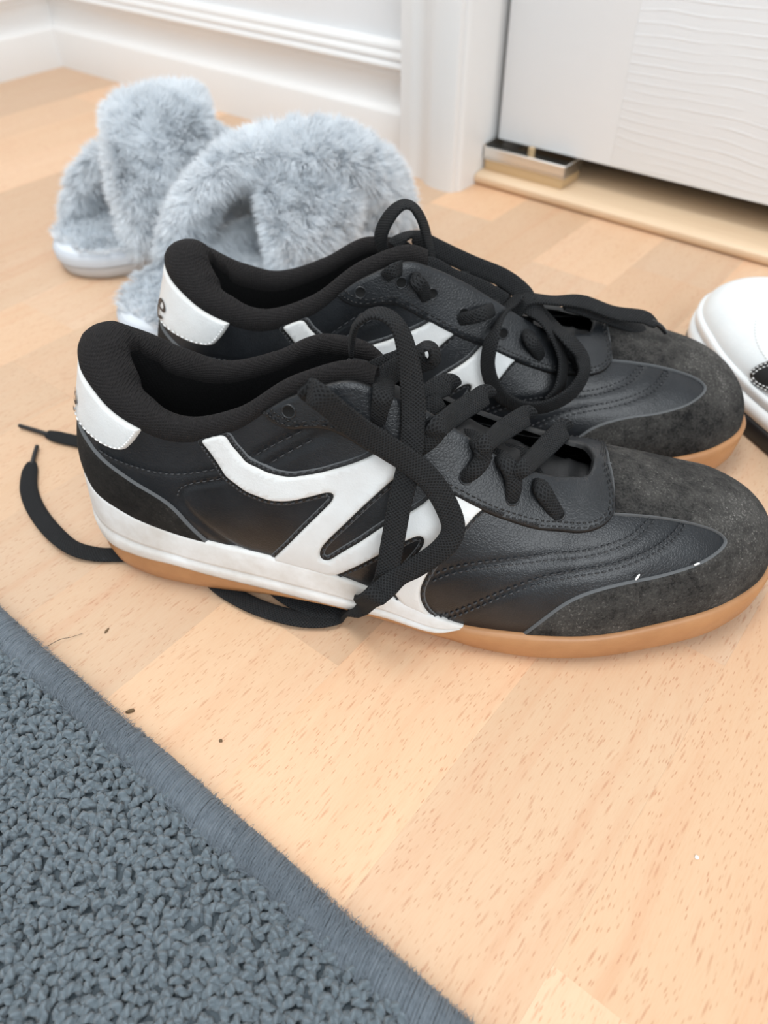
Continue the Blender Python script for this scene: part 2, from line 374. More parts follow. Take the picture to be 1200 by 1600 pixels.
# one side of the collar and eyestay sags below the other
MD = np.array([0,0,0,0,0,0,-.001,-.005,-.0135,-.0195,-.0140,-.0085,-.0045,-.004,-.004,-.002,0,0])
DROP = [1]                               # which side sags (1 medial, -1 lateral)
US, VS = .330, .075                      # metres per unit of u and v, for even sampling

def _slopes(x, y, m0=None, m1=None, mono=False):
    h = np.diff(x); d = np.diff(y) / h
    m = np.zeros_like(y)
    m[1:-1] = (d[:-1] * h[1:] + d[1:] * h[:-1]) / (h[:-1] + h[1:])
    if mono: m[1:-1] = np.where(d[:-1]*d[1:] <= 1e-12, 0, m[1:-1])
    m[0] = d[0] if m0 is None else m0
    m[-1] = d[-1] if m1 is None else m1
    return m
_SL = []
for _c in range(1, 13):
    _end0 = 0.0 if _c in (1, 4, 5, 8, 9, 10, 11, 12) else None
    _SL.append(_slopes(ST[:, 0], ST[:, _c], _end0, 0.0 if _c in (1, 4, 5, 8, 9, 10, 11, 12) else None, _c in (6, 7)))

def station(u):
    """interpolated station columns for an array of u (clipped to 0..1)"""
    u = np.clip(np.asarray(u, float), 0, 1)
    x = ST[:, 0]
    i = np.clip(np.searchsorted(x, u, side='right') - 1, 0, len(x) - 2)
    h = x[i + 1] - x[i]; t = (u - x[i]) / h
    h00 = 2*t**3 - 3*t**2 + 1; h10 = t**3 - 2*t**2 + t; h01 = -2*t**3 + 3*t**2; h11 = t**3 - t**2
    out = []
    for c in range(1, 13):
        y = ST[:, c]; m = _SL[c - 1]
        out.append(h00*y[i] + h10*h*m[i] + h01*y[i+1] + h11*h*m[i+1])
    return out

def outline(u, side):
    """feather line point (x, y) and outward normal; side -1 lateral, +1 medial"""
    e = 1e-3
    c = 2 if side < 0 else 3
    a = station(np.clip(u - e, 0, 1)); b = station(np.clip(u + e, 0, 1)); s = station(u)
    dx = b[0] - a[0]; dy = b[c-1] - a[c-1]
    ln = np.sqrt(dx*dx + dy*dy) + 1e-12
    # walking toe -> heel on the lateral side (y<0) outward is (-dy... ) chosen so that it points away from the axis
    nx, ny = (dy/ln, -dx/ln) if side > 0 else (-dy/ln, dx/ln)
    u = np.asarray(u, float)
    nx = np.where(u < 1e-6, 1.0, np.where(u > 1 - 1e-6, -1.0, nx)); ny = np.where((u < 1e-6) | (u > 1 - 1e-6), 0.0, ny)
    return s[0], s[c-1], nx, ny, s

def surf(u, v, side):
    """point on the upper"""
    v = np.asarray(v, float)
    bx, by, nx, ny, s = outline(u, side)
    tx, ty, tz, bz = s[4], s[5] if side < 0 else s[6], s[7] + (np.interp(np.clip(u, 0, 1), ST[:, 0], MD) if side == DROP[0] else 0), s[3]
    o1, u1, o2, u2 = s[8], s[9], s[10], s[11]
    P = []
    for b, t, n in ((bx, tx, nx), (by, ty, ny)):
        p1 = b + n*o1; p2 = t + n*o2
        P.append((1-v)**3*b + 3*(1-v)**2*v*p1 + 3*(1-v)*v*v*p2 + v**3*t)
    p1 = bz + u1; p2 = tz + u2
    P.append((1-v)**3*bz + 3*(1-v)**2*v*p1 + 3*(1-v)*v*v*p2 + v**3*tz)
    return np.stack(P, -1)

def surf_n(u, v, side):
    """point and outward normal (one-sided differences at the edges)"""
    u = np.asarray(u, float); v = np.asarray(v, float); e = 2e-3
    p = surf(u, v, side)
    du = surf(np.clip(u+e, 0, 1), v, side) - surf(np.clip(u-e, 0, 1), v, side)
    dv = surf(u, np.clip(v+e, 0, 1), side) - surf(u, np.clip(v-e, 0, 1), side)
    n = np.cross(dv, du) if side < 0 else np.cross(du, dv)
    n /= np.linalg.norm(n, axis=-1, keepdims=True) + 1e-12
    n = n.copy()
    seam = (u < 1e-6) | (u > 1-1e-6)
    # on the toe and heel centre lines the two halves share one normal
    n[..., 1] = np.where(seam, 0, n[..., 1])
    front = (v > 1-1e-6) & (u < .3225)
    n[..., 1] = np.where(front, 0, n[..., 1])
    n /= np.linalg.norm(n, axis=-1, keepdims=True) + 1e-12
    return p, n

_VM = np.array([(0, 1), (.322, 1), (.3235, .985), (.327, .925), (.333, .875), (.345, .850), (.385, .872), (.435, .905), (.50, .955), (.56, 1), (1, 1)])
def v_edge(u):
    """upper limit of v: cuts the throat opening out of the front"""
    return np.interp(u, _VM[:, 0], _VM[:, 1])
# ---------------------------------------------------------------- outlines on the upper, (u, v) per half shoe
LOGO = [(.7896,.996),(.7625,.999),(.7540,.877),(.7307,.696),(.6976,.566),(.6714,.520),(.6434,.534),(.6159,.595),(.5951,.667),(.5905,.746),(.5571,.671),(.5653,.626),(.5769,.497),(.5942,.326),(.6110,.197),(.6160,.150),(.6158,.110),(.6110,.086),(.6040,.094),(.5953,.142),(.5707,.272),(.5532,.401),(.5372,.494),(.5263,.576),(.5218,.678),(.4539,.657),(.4651,.627),(.4734,.502),(.4828,.372),(.4887,.244),(.4905,.157),(.4875,.091),(.4772,.022),(.462,.0),(.507,.0),(.5175,.046),(.5223,.085),(.5205,.141),(.5098,.293),(.5052,.375),(.5060,.408),(.5100,.424),(.5150,.418),(.5184,.402),(.5268,.358),(.5431,.264),(.5620,.157),(.585,.052),(.600,.0),(.6813,.0),(.6528,.162),(.6319,.308),(.6190,.405),(.6155,.440),(.6170,.460),(.6205,.464),(.6255,.456),(.6409,.422),(.6640,.392),(.6902,.402),(.7208,.481),(.7543,.638),(.7721,.806)]
EYE_LOW = [(.7188,1.0),(.7099,.909),(.6977,.834),(.6855,.789),(.6749,.774),(.6612,.758),(.6512,.741),(.6385,.716),(.6055,.680),(.5680,.648),(.5166,.648),(.4622,.626),(.4203,.606),(.3965,.587),(.3500,.566),(.3300,.568),(.3070,.590),(.2905,.630),(.2815,.685),(.2800,.750),(.2830,.840),(.2900,.930),(.2935,1.0)]
SUEDE = [(.3625,.0),(.3433,.140),(.3248,.245),(.3007,.308),(.2603,.353),(.2110,.368),(.1662,.403),(.1331,.464),(.1180,.510),(.1185,.545),(.1250,.585),(.1370,.625),(.1687,.668),(.2321,.680),(.2850,.675)]
HEEL = [(1.0,.49),(.9592,.499),(.9193,.503),(.8718,.471),(.8331,.424),(.8059,.331),(.7827,.167),(.7563,.0)]
TAB = [(1.0,.50),(.9800,.520),(.9609,.545),(.9343,.600),(.9117,.645),(.8960,.685),(.8900,.715),(.8860,.760),(.8795,.840),(.8677,1.0)]
Q1 = [(.4825,.226),(.4650,.309),(.4355,.380),(.3843,.440),(.3193,.474),(.2846,.516),(.2537,.567),(.2329,.644),(.222,.69)]
Q2 = [(.4600,.008),(.4187,.179),(.3916,.271),(.3590,.342),(.3198,.388),(.2749,.424),(.2331,.481),(.1999,.554),(.1755,.640),(.168,.69)]
QA = [(.7195,.716),(.6910,.731),(.6718,.763)]
QB = [(.6971,.625),(.6709,.680),(.6537,.717)]
SEAM = [(.925,.524),(.8610,.611),(.8219,.653),(.7855,.696),(.7606,.706)]
PANEL = [(.7506,.604),(.7793,.591),(.7958,.565),(.8036,.521),(.8035,.423),(.7892,.310),(.7734,.230),(.7368,.067),(.7150,.0)]
EYELETS = [(.6880,.908),(.6480,.850),(.6042,.818),(.5609,.775),(.5006,.752),(.4327,.722),(.3640,.655)]
MS = np.array([US, VS])

def seg_dist(P, poly, closed=False):
    """distance of points (n,2) to a polyline (m,2)"""
    Q = np.vstack([poly, poly[:1]]) if closed else poly
    best = np.full(len(P), 9.0)
    for a, b in zip(Q[:-1], Q[1:]):
        d = b - a; L = d @ d
        t = np.clip(((P - a) @ d) / (L + 1e-18), 0, 1)
        best = np.minimum(best, np.linalg.norm(P - (a + t[:, None]*d), axis=1))
    return best
def inside(P, poly):
    x, y = P[:, 0], P[:, 1]; c = np.zeros(len(P), bool); j = len(poly)-1
    for i in range(len(poly)):
        xi, yi = poly[i]; xj, yj = poly[j]
        with np.errstate(divide='ignore', invalid='ignore'):
            c ^= ((yi > y) != (yj > y)) & (x < (xj-xi)*(y-yi)/(yj-yi+1e-18) + xi)
        j = i
    return c
def smooth_chain(uv, it=2):
    P = np.array(uv, float)*MS
    for _ in range(it):
        Q = [P[0]]
        for a, b in zip(P[:-1], P[1:]): Q += [a*.75+b*.25, a*.25+b*.75]
        Q.append(P[-1]); P = np.array(Q)
    return P
def offset_poly(P, d):
    """closed polygon offset outward by d"""
    area = .5*np.sum(P[:, 0]*np.roll(P[:, 1], -1) - np.roll(P[:, 0], -1)*P[:, 1])
    s = 1 if area > 0 else -1
    t1 = P - np.roll(P, 1, 0); t2 = np.roll(P, -1, 0) - P
    t1 /= np.linalg.norm(t1, axis=1, keepdims=True)+1e-12; t2 /= np.linalg.norm(t2, axis=1, keepdims=True)+1e-12
    n = np.stack([t1[:, 1]+t2[:, 1], -(t1[:, 0]+t2[:, 0])], 1)*s; n /= np.linalg.norm(n, axis=1, keepdims=True)+1e-12
    return P + n*d
def shift_line(P, d):
    t = np.gradient(P, axis=0); t /= np.linalg.norm(t, axis=1, keepdims=True)+1e-12
    return P + np.stack([-t[:, 1], t[:, 0]], 1)*d

class Shoe:
    """one low shoe built in its own frame: x heel to toe, z up; flip=-1 mirrors it for the other foot"""
    def __init__(s, root, flip, relief=True):
        s.root, s.flip = root, flip; s.relief = relief
        s.grooves = [(smooth_chain(c)/1.0, w, d) for c, w, d in ((Q1, .0016, .0007), (Q2, .0016, .0007), (QA, .0022, .0009), (QB, .0022, .0009), (SEAM, .0012, .0005), (PANEL, .0013, .0009))] if relief else []
    def put(s, name, V, F, mats, midx=None, parent=None, smooth=True, weld=0, kind=None):
        V = np.array(V, float); V[:, 1] *= s.flip
        bm = bmesh.new(); vs_ = [bm.verts.new(v) for v in V]; bm.verts.ensure_lookup_table()
        for k, f in enumerate(F):
            f = [int(q) for q in f]
            if len(set(f)) < 3: continue
            try: fc = bm.faces.new([vs_[q] for q in f])
            except ValueError: continue
            if midx is not None: fc.material_index = int(midx[k])
        if weld: bmesh.ops.remove_doubles(bm, verts=bm.verts, dist=weld)
        bmesh.ops.recalc_face_normals(bm, faces=bm.faces)
        me = bpy.data.meshes.new(name); bm.to_mesh(me); bm.free()
        if smooth: me.shade_smooth()
        for m in mats: me.materials.append(m)
        o = link(name, me, parent or s.root)
        if kind: o['kind'] = kind
        return o
    def relief_at(s, uvm):
        d = np.zeros(len(uvm))
        for ln, w, dep in s.grooves:
            lo, hi = ln.min(0)-.006, ln.max(0)+.006
            k = np.where((uvm > lo).all(1) & (uvm < hi).all(1))[0]
            if len(k): d[k] -= dep*np.exp(-(seg_dist(uvm[k], ln)/w)**2)
        return d
    def upper(s, mat):
        us = np.unique(np.r_[np.linspace(0, 1, 226), .322, .3235, .325, .327, .330, .333]); nu, nv = len(us), 44
        u, v = np.meshgrid(us, np.linspace(0, 1, nv), indexing='ij'); u = u.ravel(); v = v.ravel()
        V, F = [], []
        for side in (-1, 1):
            ve = v*v_edge(u); p, n = surf_n(u, ve, side); p = p + n*s.relief_at(np.stack([u, ve], 1)*MS)[:, None]
            b = len(V)*nu*nv if False else sum(len(q) for q in V); V.append(p)
            for i in range(nu-1):
                for j in range(nv-1):
                    k = b + i*nv + j; F.append((k, k+1, k+nv+1, k+nv))
        return s.put('upper', np.vstack(V), F, (mat,), weld=1e-5)
    def patch(s, name, poly, h, mats, ew=.0009, base=0.0, step=.0013, grid=.0024, parent=None, sides=(-1, 1), crown=0.0, seam=True):
        """raised panel lying on the upper; poly is a closed outline in metric (u, v)"""
        P = resample(np.vstack([poly, poly[:1]]), step)[:-1]
        P[:, 0] = np.clip(P[:, 0], 0, US); P[:, 1] = np.clip(P[:, 1], 0, VS)
        keep = np.linalg.norm(P - np.roll(P, 1, 0), axis=1) > 2e-4; P = P[keep]
        def on_seam(Q): return seam & ((Q[:, 0] < 1e-5) | (Q[:, 0] > US-1e-5) | ((Q[:, 1] > VS-1e-5) & (Q[:, 0] < .3222*US)))
        nxt = np.roll(P, -1, 0)
        seam_e = on_seam(P) & on_seam(nxt)
        segs = [(P[i], nxt[i]) for i in range(len(P)) if not seam_e[i]]
        lo, hi = P.min(0), P.max(0)
        gx, gy = np.meshgrid(np.arange(lo[0], hi[0], grid), np.arange(lo[1], hi[1], grid), indexing='ij')
        G = np.stack([gx.ravel(), gy.ravel()], 1); G[1::2, 1] += .0
        ring = offset_poly(P, -ew); ring2 = offset_poly(P, -ew*.4)
        def dist(Q):
            best = np.full(len(Q), 9.0)
            for a, b in segs:
                d = b-a; t = np.clip(((Q-a) @ d)/(d @ d + 1e-18), 0, 1); best = np.minimum(best, np.linalg.norm(Q-(a+t[:, None]*d), axis=1))
            return best
        G = G[inside(G, P)]
        if len(G): G = G[(dist(G) > ew*1.5) & (seg_dist(G, P, True) > grid*.35)]
        Rg = np.vstack([ring[~on_seam(P)], ring2[~on_seam(P)]])
        Rg = Rg[inside(Rg, P)]
        if len(Rg): Rg = Rg[dist(Rg) > ew*.3]
        A = np.vstack([P, Rg, G])
        n = len(P)
        co, ed, fa, _, _, _ = delaunay_2d_cdt([Vector(q) for q in A], [(i, (i+1) % n) for i in range(n)], [], 1, 1e-7)
        C2 = np.array([tuple(q) for q in co]); C2[:, 0] = np.clip(C2[:, 0], 0, US); C2[:, 1] = np.clip(C2[:, 1], 0, VS)
        d = dist(C2); t = np.clip(d/ew, 0, 1); hh = -.0003 + (h + .0003)*np.sin(t*math.pi/2) + crown*np.clip(1-np.exp(-d/.006), 0, 1)
        fa = [f for f in fa if len(f) == 3]
        cen = np.array([C2[list(f)].mean(0) for f in fa]); ok = inside(cen, P)
        V, F, MI = [], [], []
        for side in sides:
            p, nn = surf_n(C2[:, 0]/US, C2[:, 1]/VS, side)
            b = sum(len(q) for q in V); V.append(p + nn*(base + hh)[:, None])
            for f, o in zip(fa, ok):
                if not o: continue
                F.append(tuple(b+i for i in (f if side < 0 else f[::-1]))); MI.append(1 if min(d[i] for i in f) < ew*.5 else 0)
        return s.put(name, np.vstack(V), F, mats, MI, parent, weld=2e-5)
    def stitches(s, lines, h, mat, parent=None, ln=.0019, gap=.0008, w=.00042, sides=(-1, 1), name='stitching'):
        V, F = [], []
        for P in lines:
            Q = resample(P, .0003); step = ln + gap; tot = len(Q)*.0003; m = int(tot/step)
            idx = lambda dd: min(len(Q)-1, int(dd/.0003))
            for side in sides:
                for k in range(m):
                    a = Q[idx(k*step)]; b = Q[idx(k*step + ln)]
                    t = b-a; L = np.linalg.norm(t)
                    if L < ln*.4: continue
                    nrm = np.array([-t[1], t[0]])/L*w
                    q = np.array([a-nrm*.5, a+nrm*.5, b+nrm*.5, b-nrm*.5, (a*.75+b*.25)-nrm*.6, (a*.75+b*.25)+nrm*.6, (a*.25+b*.75)+nrm*.6, (a*.25+b*.75)-nrm*.6])
                    q[:, 0] = np.clip(q[:, 0], 0, US); q[:, 1] = np.clip(q[:, 1], 0, VS)
                    p, n = surf_n(q[:, 0]/US, q[:, 1]/VS, side)
                    hh = np.array([-.0002]*4 + [.0004]*4) + h
                    b0 = len(V); V.extend(p + n*hh[:, None])
                    F += [tuple(b0+i for i in f) for f in ((4, 5, 6, 7), (0, 1, 5, 4), (2, 3, 7, 6), (1, 2, 6, 5), (3, 0, 4, 7))]
        return s.put(name, V, F, (mat,), parent=parent, smooth=True, kind='stuff')
    def stroke(s, name, P, width, h, mat, sides=(-1,), parent=None):
        """flat printed stroke on the upper"""
        P = resample(P, .0005); t = np.gradient(P, axis=0); t /= np.linalg.norm(t, axis=1, keepdims=True)+1e-12
        n2 = np.stack([-t[:, 1], t[:, 0]], 1); w = np.asarray(width) if np.ndim(width) else np.full(len(P), width)
        if len(w) != len(P): w = np.interp(np.linspace(0, 1, len(P)), np.linspace(0, 1, len(w)), w)
        V, F = [], []
        for side in sides:
            b = len(V)
            for k in (-.5, .5):
                q = P + n2*w[:, None]*k; q[:, 0] = np.clip(q[:, 0], 0, 2*US - 1e-4)
                uu = q[:, 0]/US; over = uu > 1
                p = np.zeros((len(q), 3)); nn = np.zeros((len(q), 3))
                for sd, msk in ((side, ~over), (-side, over)):
                    if msk.any():
                        pp, nq = surf_n(np.where(uu > 1, 2-uu, uu)[msk], (q[:, 1]/VS)[msk], sd); p[msk] = pp; nn[msk] = nq
                V.extend(p + nn*h)
            m = len(P); F += [(b+i, b+i+1, b+m+i+1, b+m+i) for i in range(m-1)]
        return s.put(name, V, F, (mat,), parent=parent)
    # ---- sole
    def loop(s, off, z, n=110, u0=0.0):
        """closed ring round the sole: lateral toe..heel then medial heel..toe; off, z functions of u"""
        u = np.linspace(u0, 1, n); out = []
        for side in (-1, 1):
            x, y, nx, ny, st = outline(u, side)
            # soften the outline corners a little by blending the normals
            o = off(u); pts = np.stack([x + nx*o, y + ny*o, z(u)], 1)
            out.append(pts if side < 0 else pts[::-1][1:])
        return np.vstack(out if u0 > 0 else [out[0], out[1][:-1]])
    def band(s, name, rings, mats, closed=True, cap=False, parent=None):
        n = len(rings[0]); V = np.vstack(rings); F = []
        for r in range(len(rings)-1):
            for i in range(n if closed else n-1):
                j = (i+1) % n; F.append((r*n+i, r*n+j, (r+1)*n+j, (r+1)*n+i))
        if cap:
            for r in (0, len(rings)-1):
                half = n//2
                for i in range(half):
                    a, b, c, d = i, i+1, (n-1-i) % n if False else (n-i-1) % n, (n-i) % n
                    F.append((r*n+a, r*n+b, r*n+c, r*n+d))
        return s.put(name, V, F, mats, parent=parent)
def kf(*kv):
    k = np.array(kv, float); return lambda u: np.interp(u, k[:, 0], k[:, 1])
def smooth_kf(*kv):
    k = np.array(kv, float); m = _slopes(k[:, 0], k[:, 1], 0, 0)
    def f(u):
        u = np.clip(u, k[0, 0], k[-1, 0]); i = np.clip(np.searchsorted(k[:, 0], u, side='right')-1, 0, len(k)-2)
        h = k[i+1, 0]-k[i, 0]; t = (u-k[i, 0])/h
        return (2*t**3-3*t**2+1)*k[i, 1]+(t**3-2*t**2+t)*h*m[i]+(-2*t**3+3*t**2)*k[i+1, 1]+(t**3-t**2)*h*m[i+1]
    return f
bz_of = lambda u: station(u)[3]
ZW = smooth_kf((.43, .0138), (.455, .0105), (.53, .0122), (.60, .0118), (.685, .0125), (.76, .0140), (.83, .0165), (.90, .0158), (1, .0150))
ZB = smooth_kf((0, .0050), (.055, .0042), (.12, .0022), (.21, .0004), (.29, 0), (.385, 0), (.435, .0025), (.53, .0070), (.605, .0080), (.685, .0058), (.75, .0020), (.805, 0), (.88, .0), (.95, .002), (1, .0035))

def build_collar(sh, mats):
    """padded roll round the opening plus the lining down to the insole"""
    u = np.linspace(.615, 1, 90); rad = smooth_kf((.615, .0036), (.70, .0040), (.80, .0048), (.90, .0066), (1, .0080))
    rings = {k: [] for k in range(14)}; lin = {k: [] for k in range(6)}
    for side in (-1, 1):
        p = surf(u, np.ones_like(u), side); x, y, nx, ny, st = outline(u, side)
        r = rad(u); dr = np.stack([nx, ny, np.zeros_like(nx)], 1); upv = np.array([0, 0, 1.0])
        hr = 1 + .25*np.clip((u-.84)/.12, 0, 1); vr = 1.15 - .25*np.clip((u-.84)/.12, 0, 1)
        c = p - dr*(r*hr*.86)[:, None] + upv*(r*.28)[:, None]
        for k in range(14):
            a = math.radians(222 - k*19.0)     # from the outside over the top to the inside
            q = c + dr*(-r*hr*math.cos(a))[:, None] + upv*(r*vr*math.sin(a))[:, None]
            rings[k].append(q if side < 0 else q[::-1][1:])
        last = q
        foot = np.stack([x - nx*.006, y - ny*.006, np.full_like(x, .034)], 1)
        for k in range(6):
            t = k/5; q = last*(1-t) + foot*t; bulge = math.sin(t*math.pi)*.002
            q = q + dr*bulge
            lin[k].append(q if side < 0 else q[::-1][1:])
    sh.band('collar', [np.vstack(rings[k]) for k in range(14)], (mats[0],), closed=False)
    LR = [np.vstack(lin[k]) for k in range(6)]; n = len(LR[-1]); m = n//2
    LR.append(np.array([(LR[-1][i] + LR[-1][n-1-i])/2 for i in range(n)]))
    sh.band('lining', LR, (mats[1],), closed=False)
    u2 = np.linspace(.02, 1, 90); V, F = [], []
    for side in (-1, 1):
        x, y, nx, ny, st = outline(u2, side); V.append(np.stack([x - nx*.0045, y - ny*.0045, np.maximum(bz_of(u2), .0) + smooth_kf((0, .006), (.4, .010), (.62, .004), (1, -.012))(u2)], 1))
    V = np.vstack(V); F = [(i, i+1, 90+i+1, 90+i) for i in range(89)]
    sh.put('insole', V, F, (mats[1],))

def build_tongue(sh, mat):
    us = np.linspace(.30, .660, 50); V, F = [], []; nc = 15
    for i, u in enumerate(us):
        a = surf(np.array([u]), np.array([1.0]), -1)[0]; b = surf(np.array([u]), np.array([1.0]), 1)[0]
        c = (a+b)/2; d = (b-a); L = np.linalg.norm(d); d = d/L if L > .004 else np.array([0, 1.0, 0])
        hw = max(L/2 + .004, .012); lift = -.0075 + .0065*np.clip((u-.34)/.2, 0, 1)
        for k in range(nc):
            t = -1 + 2*k/(nc-1)
            V.append(c + d*hw*t + np.array([0, 0, lift - .0045*t*t + .0006*math.sin(u*160)*(1-t*t)]))
    m = len(us)
    for i in range(m-1):
        for k in range(nc-1): F.append((i*nc+k, i*nc+k+1, (i+1)*nc+k+1, (i+1)*nc+k))
    # rolled top edge and underside
    base = len(V); V2 = [np.array(v) - np.array([0, 0, .004]) for v in V]; V += V2
    F += [tuple(base+q for q in f[::-1]) for f in list(F)]
    for k in range(nc-1): F.append(((m-1)*nc+k, (m-1)*nc+k+1, base+(m-1)*nc+k+1, base+(m-1)*nc+k))
    return sh.put('tongue', V, F, (mat,))

def build_black_shoe(root, flip):
    sh = Shoe(root, flip)
    sh.upper(M['leather'])
    # sole
    lipz = lambda u: bz_of(u) + .0016
    fore = lambda u: np.clip((.455-u)/.03, 0, 1)
    ztg = lambda u: fore(u)*lipz(u) + (1-fore(u))*(ZW(np.maximum(u, .43)) + .0006)
    zmid = lambda u: ZB(u)*.45 + ztg(u)*.55
    rg = [sh.loop(lambda u: -.004 + 0*u, lambda u: ztg(u)-.001), sh.loop(lambda u: .0012*fore(u)+.0006, ztg), sh.loop(lambda u: .0022*fore(u) + .0012, lambda u: ztg(u)-.0011),
          sh.loop(lambda u: .0030 + 0*u - .0006*(1-fore(u)), zmid), sh.loop(lambda u: .0022 - .0010*(1-fore(u)), lambda u: ZB(u)*.8 + ztg(u)*.2), sh.loop(lambda u: .0004 - .0018*(1-fore(u)), lambda u: ZB(u) + .0008), sh.loop(lambda u: -.0022 - .0015*(1-fore(u)), ZB)]
    sh.band('outsole', rg, (M['gum'],), True, True)
    u0 = .432; tap = lambda u: np.clip((u-u0)/.03, 0, 1)
    def zl(t): return lambda u: ZW(u)*(1-t) + lipz(u)*t
    prof = [(-.0040, 1.0), (.0004, 1.02), (.0013, 1.0), (.0018, .93), (.0024, .70), (.0030, .46), (.0031, .40), (.0026, .37), (.0027, .34), (.0036, .30), (.0039, .20), (.0037, .08), (.0030, 0.0), (-.0050, -.02)]
    sh.band('midsole', [sh.loop((lambda o: lambda u: o*(.4+.6*tap(u)) + .0006*(1-tap(u)))(o), zl(t), 100, u0) for o, t in prof], (M['midsole'],), False)
    build_collar(sh, (M['collar'], M['lining'])); build_tongue(sh, M['tongue'])
    # logo: black backing with a pale edge, white panel on top
    lg = resample(np.array(LOGO + LOGO[:1])*MS, .0016)[:-1]
    for _ in range(4): lg = lg*.5 + np.roll(lg, 1, 0)*.25 + np.roll(lg, -1, 0)*.25
    sh.patch('logo_backing', offset_poly(lg, .0019), .0005, (M['black_edge'], M['cut_edge']), ew=.0005, grid=.0024)
    sh.patch('logo_panel', lg, .0008, (M['white_leather'], M['white_edge']), ew=.0007, base=.0006, step=.0010, grid=.0020)
    # toe and heel overlays
    sd = np.vstack([smooth_chain(SUEDE), np.array([(.2850, 1.0), (.12, 1.0), (0, 1.0), (0, 0)])*MS])
    sh.patch('toe_overlay', sd, .0011, (M['suede_toe'], M['cut_edge']), ew=.0010)
    hl = np.vstack([smooth_chain(HEEL), np.array([(1.0, 0)])*MS])
    sh.patch('heel_counter', hl, .0012, (M['suede_heel'], M['cut_edge']), ew=.0012)
    tb = np.vstack([smooth_chain(TAB), np.array([(1.0, 1.0)])*MS])
    tab = sh.patch('heel_tab', tb, .0018, (M['white_leather'], M['white_edge']), ew=.0012, crown=.0008)
    ey = np.vstack([smooth_chain(EYE_LOW), np.stack([_VM[1:-1, 0], _VM[1:-1, 1]], 1)*MS, np.array([(.62, 1.0)])*MS])
    sh.patch('eyestay', ey, .0019, (M['eyestay'], M['black_edge']), ew=.0009)
    # stitching
    off = lambda c, d: shift_line(smooth_chain(c), d)
    st = [off(Q1, .0011), off(Q1, -.0011), off(Q2, .0011), off(Q2, -.0011), off(QA, 0), off(QB, 0), off(SEAM, 0), off(PANEL[:5], .0012)]
    sh.stitches(st, .0000, M['thread'])
    sh.stitches([resample(offset_poly(lg, .0010), .0005)], .0006, M['thread'])
    sh.stitches([off(EYE_LOW, -.0018)], .0020, M['black_edge']); sh.stitches([off(EYE_LOW, -.0034)], .0020, M['black_edge'])
    sh.stitches([off(TAB, -.0017)], .0020, M['white_thread'], tab, .0017, .0008, .00038)
    # eyelets: a raised rim round a flat black disc, painted as the shade in a hole
    for side in (-1, 1):
        for uu, vv in EYELETS:
            if side > 0: vv = min(.9, vv + .02)
            p, n = surf_n(np.array([uu]), np.array([vv]), side); p, n = p[0], n[0]
            t = np.cross(n, [0, 0, 1.0]); t /= np.linalg.norm(t); b = np.cross(n, t); V, F = [], []
            prof = [(.0001, .00195), (.0021, .00200), (.0023, .0023), (.0026, .0023), (.0030, .0016)]
            for r, hh in prof:
                for k in range(16):
                    a = k/16*2*math.pi; V.append(p + n*hh + (t*math.cos(a) + b*math.sin(a))*r)
            MI = []
            for j in range(4):
                for k in range(16): F.append((j*16+k, j*16+(k+1) % 16, (j+1)*16+(k+1) % 16, (j+1)*16+k)); MI.append(0 if j == 0 else 1)
            sh.put('eyelet', V, F, (M['hole_shade'], M['eyestay']), MI)
    # the last letter of the heel print, slanted lower-case e with a pale counter
    cx, cy = .9745*US, .665*VS; kx, ky = .0030, .0062
    ep = [(-.55, -.10), (.10, .02), (.72, .22), (.85, .62), (.45, 1.0), (-.15, .92), (-.75, .45), (-1.0, -.20), (-.80, -.80), (-.25, -1.05), (.35, -.85), (.80, -.50)]
    pts = catmull(np.array([(cx - x*kx, cy + y*ky) for x, y in ep]), 6)
    if flip > 0: sh.stroke('printed_letter', pts, [.0012, .0014, .0014, .0016, .0019, .0022, .0022, .0019, .0012], .0029, M['print'], (-1,), tab)
    else: sh.stroke('printed_letter', pts, [.0012, .0014, .0014, .0016, .0019, .0022, .0022, .0019, .0012], .0029, M['print'], (1,), tab)
    return sh
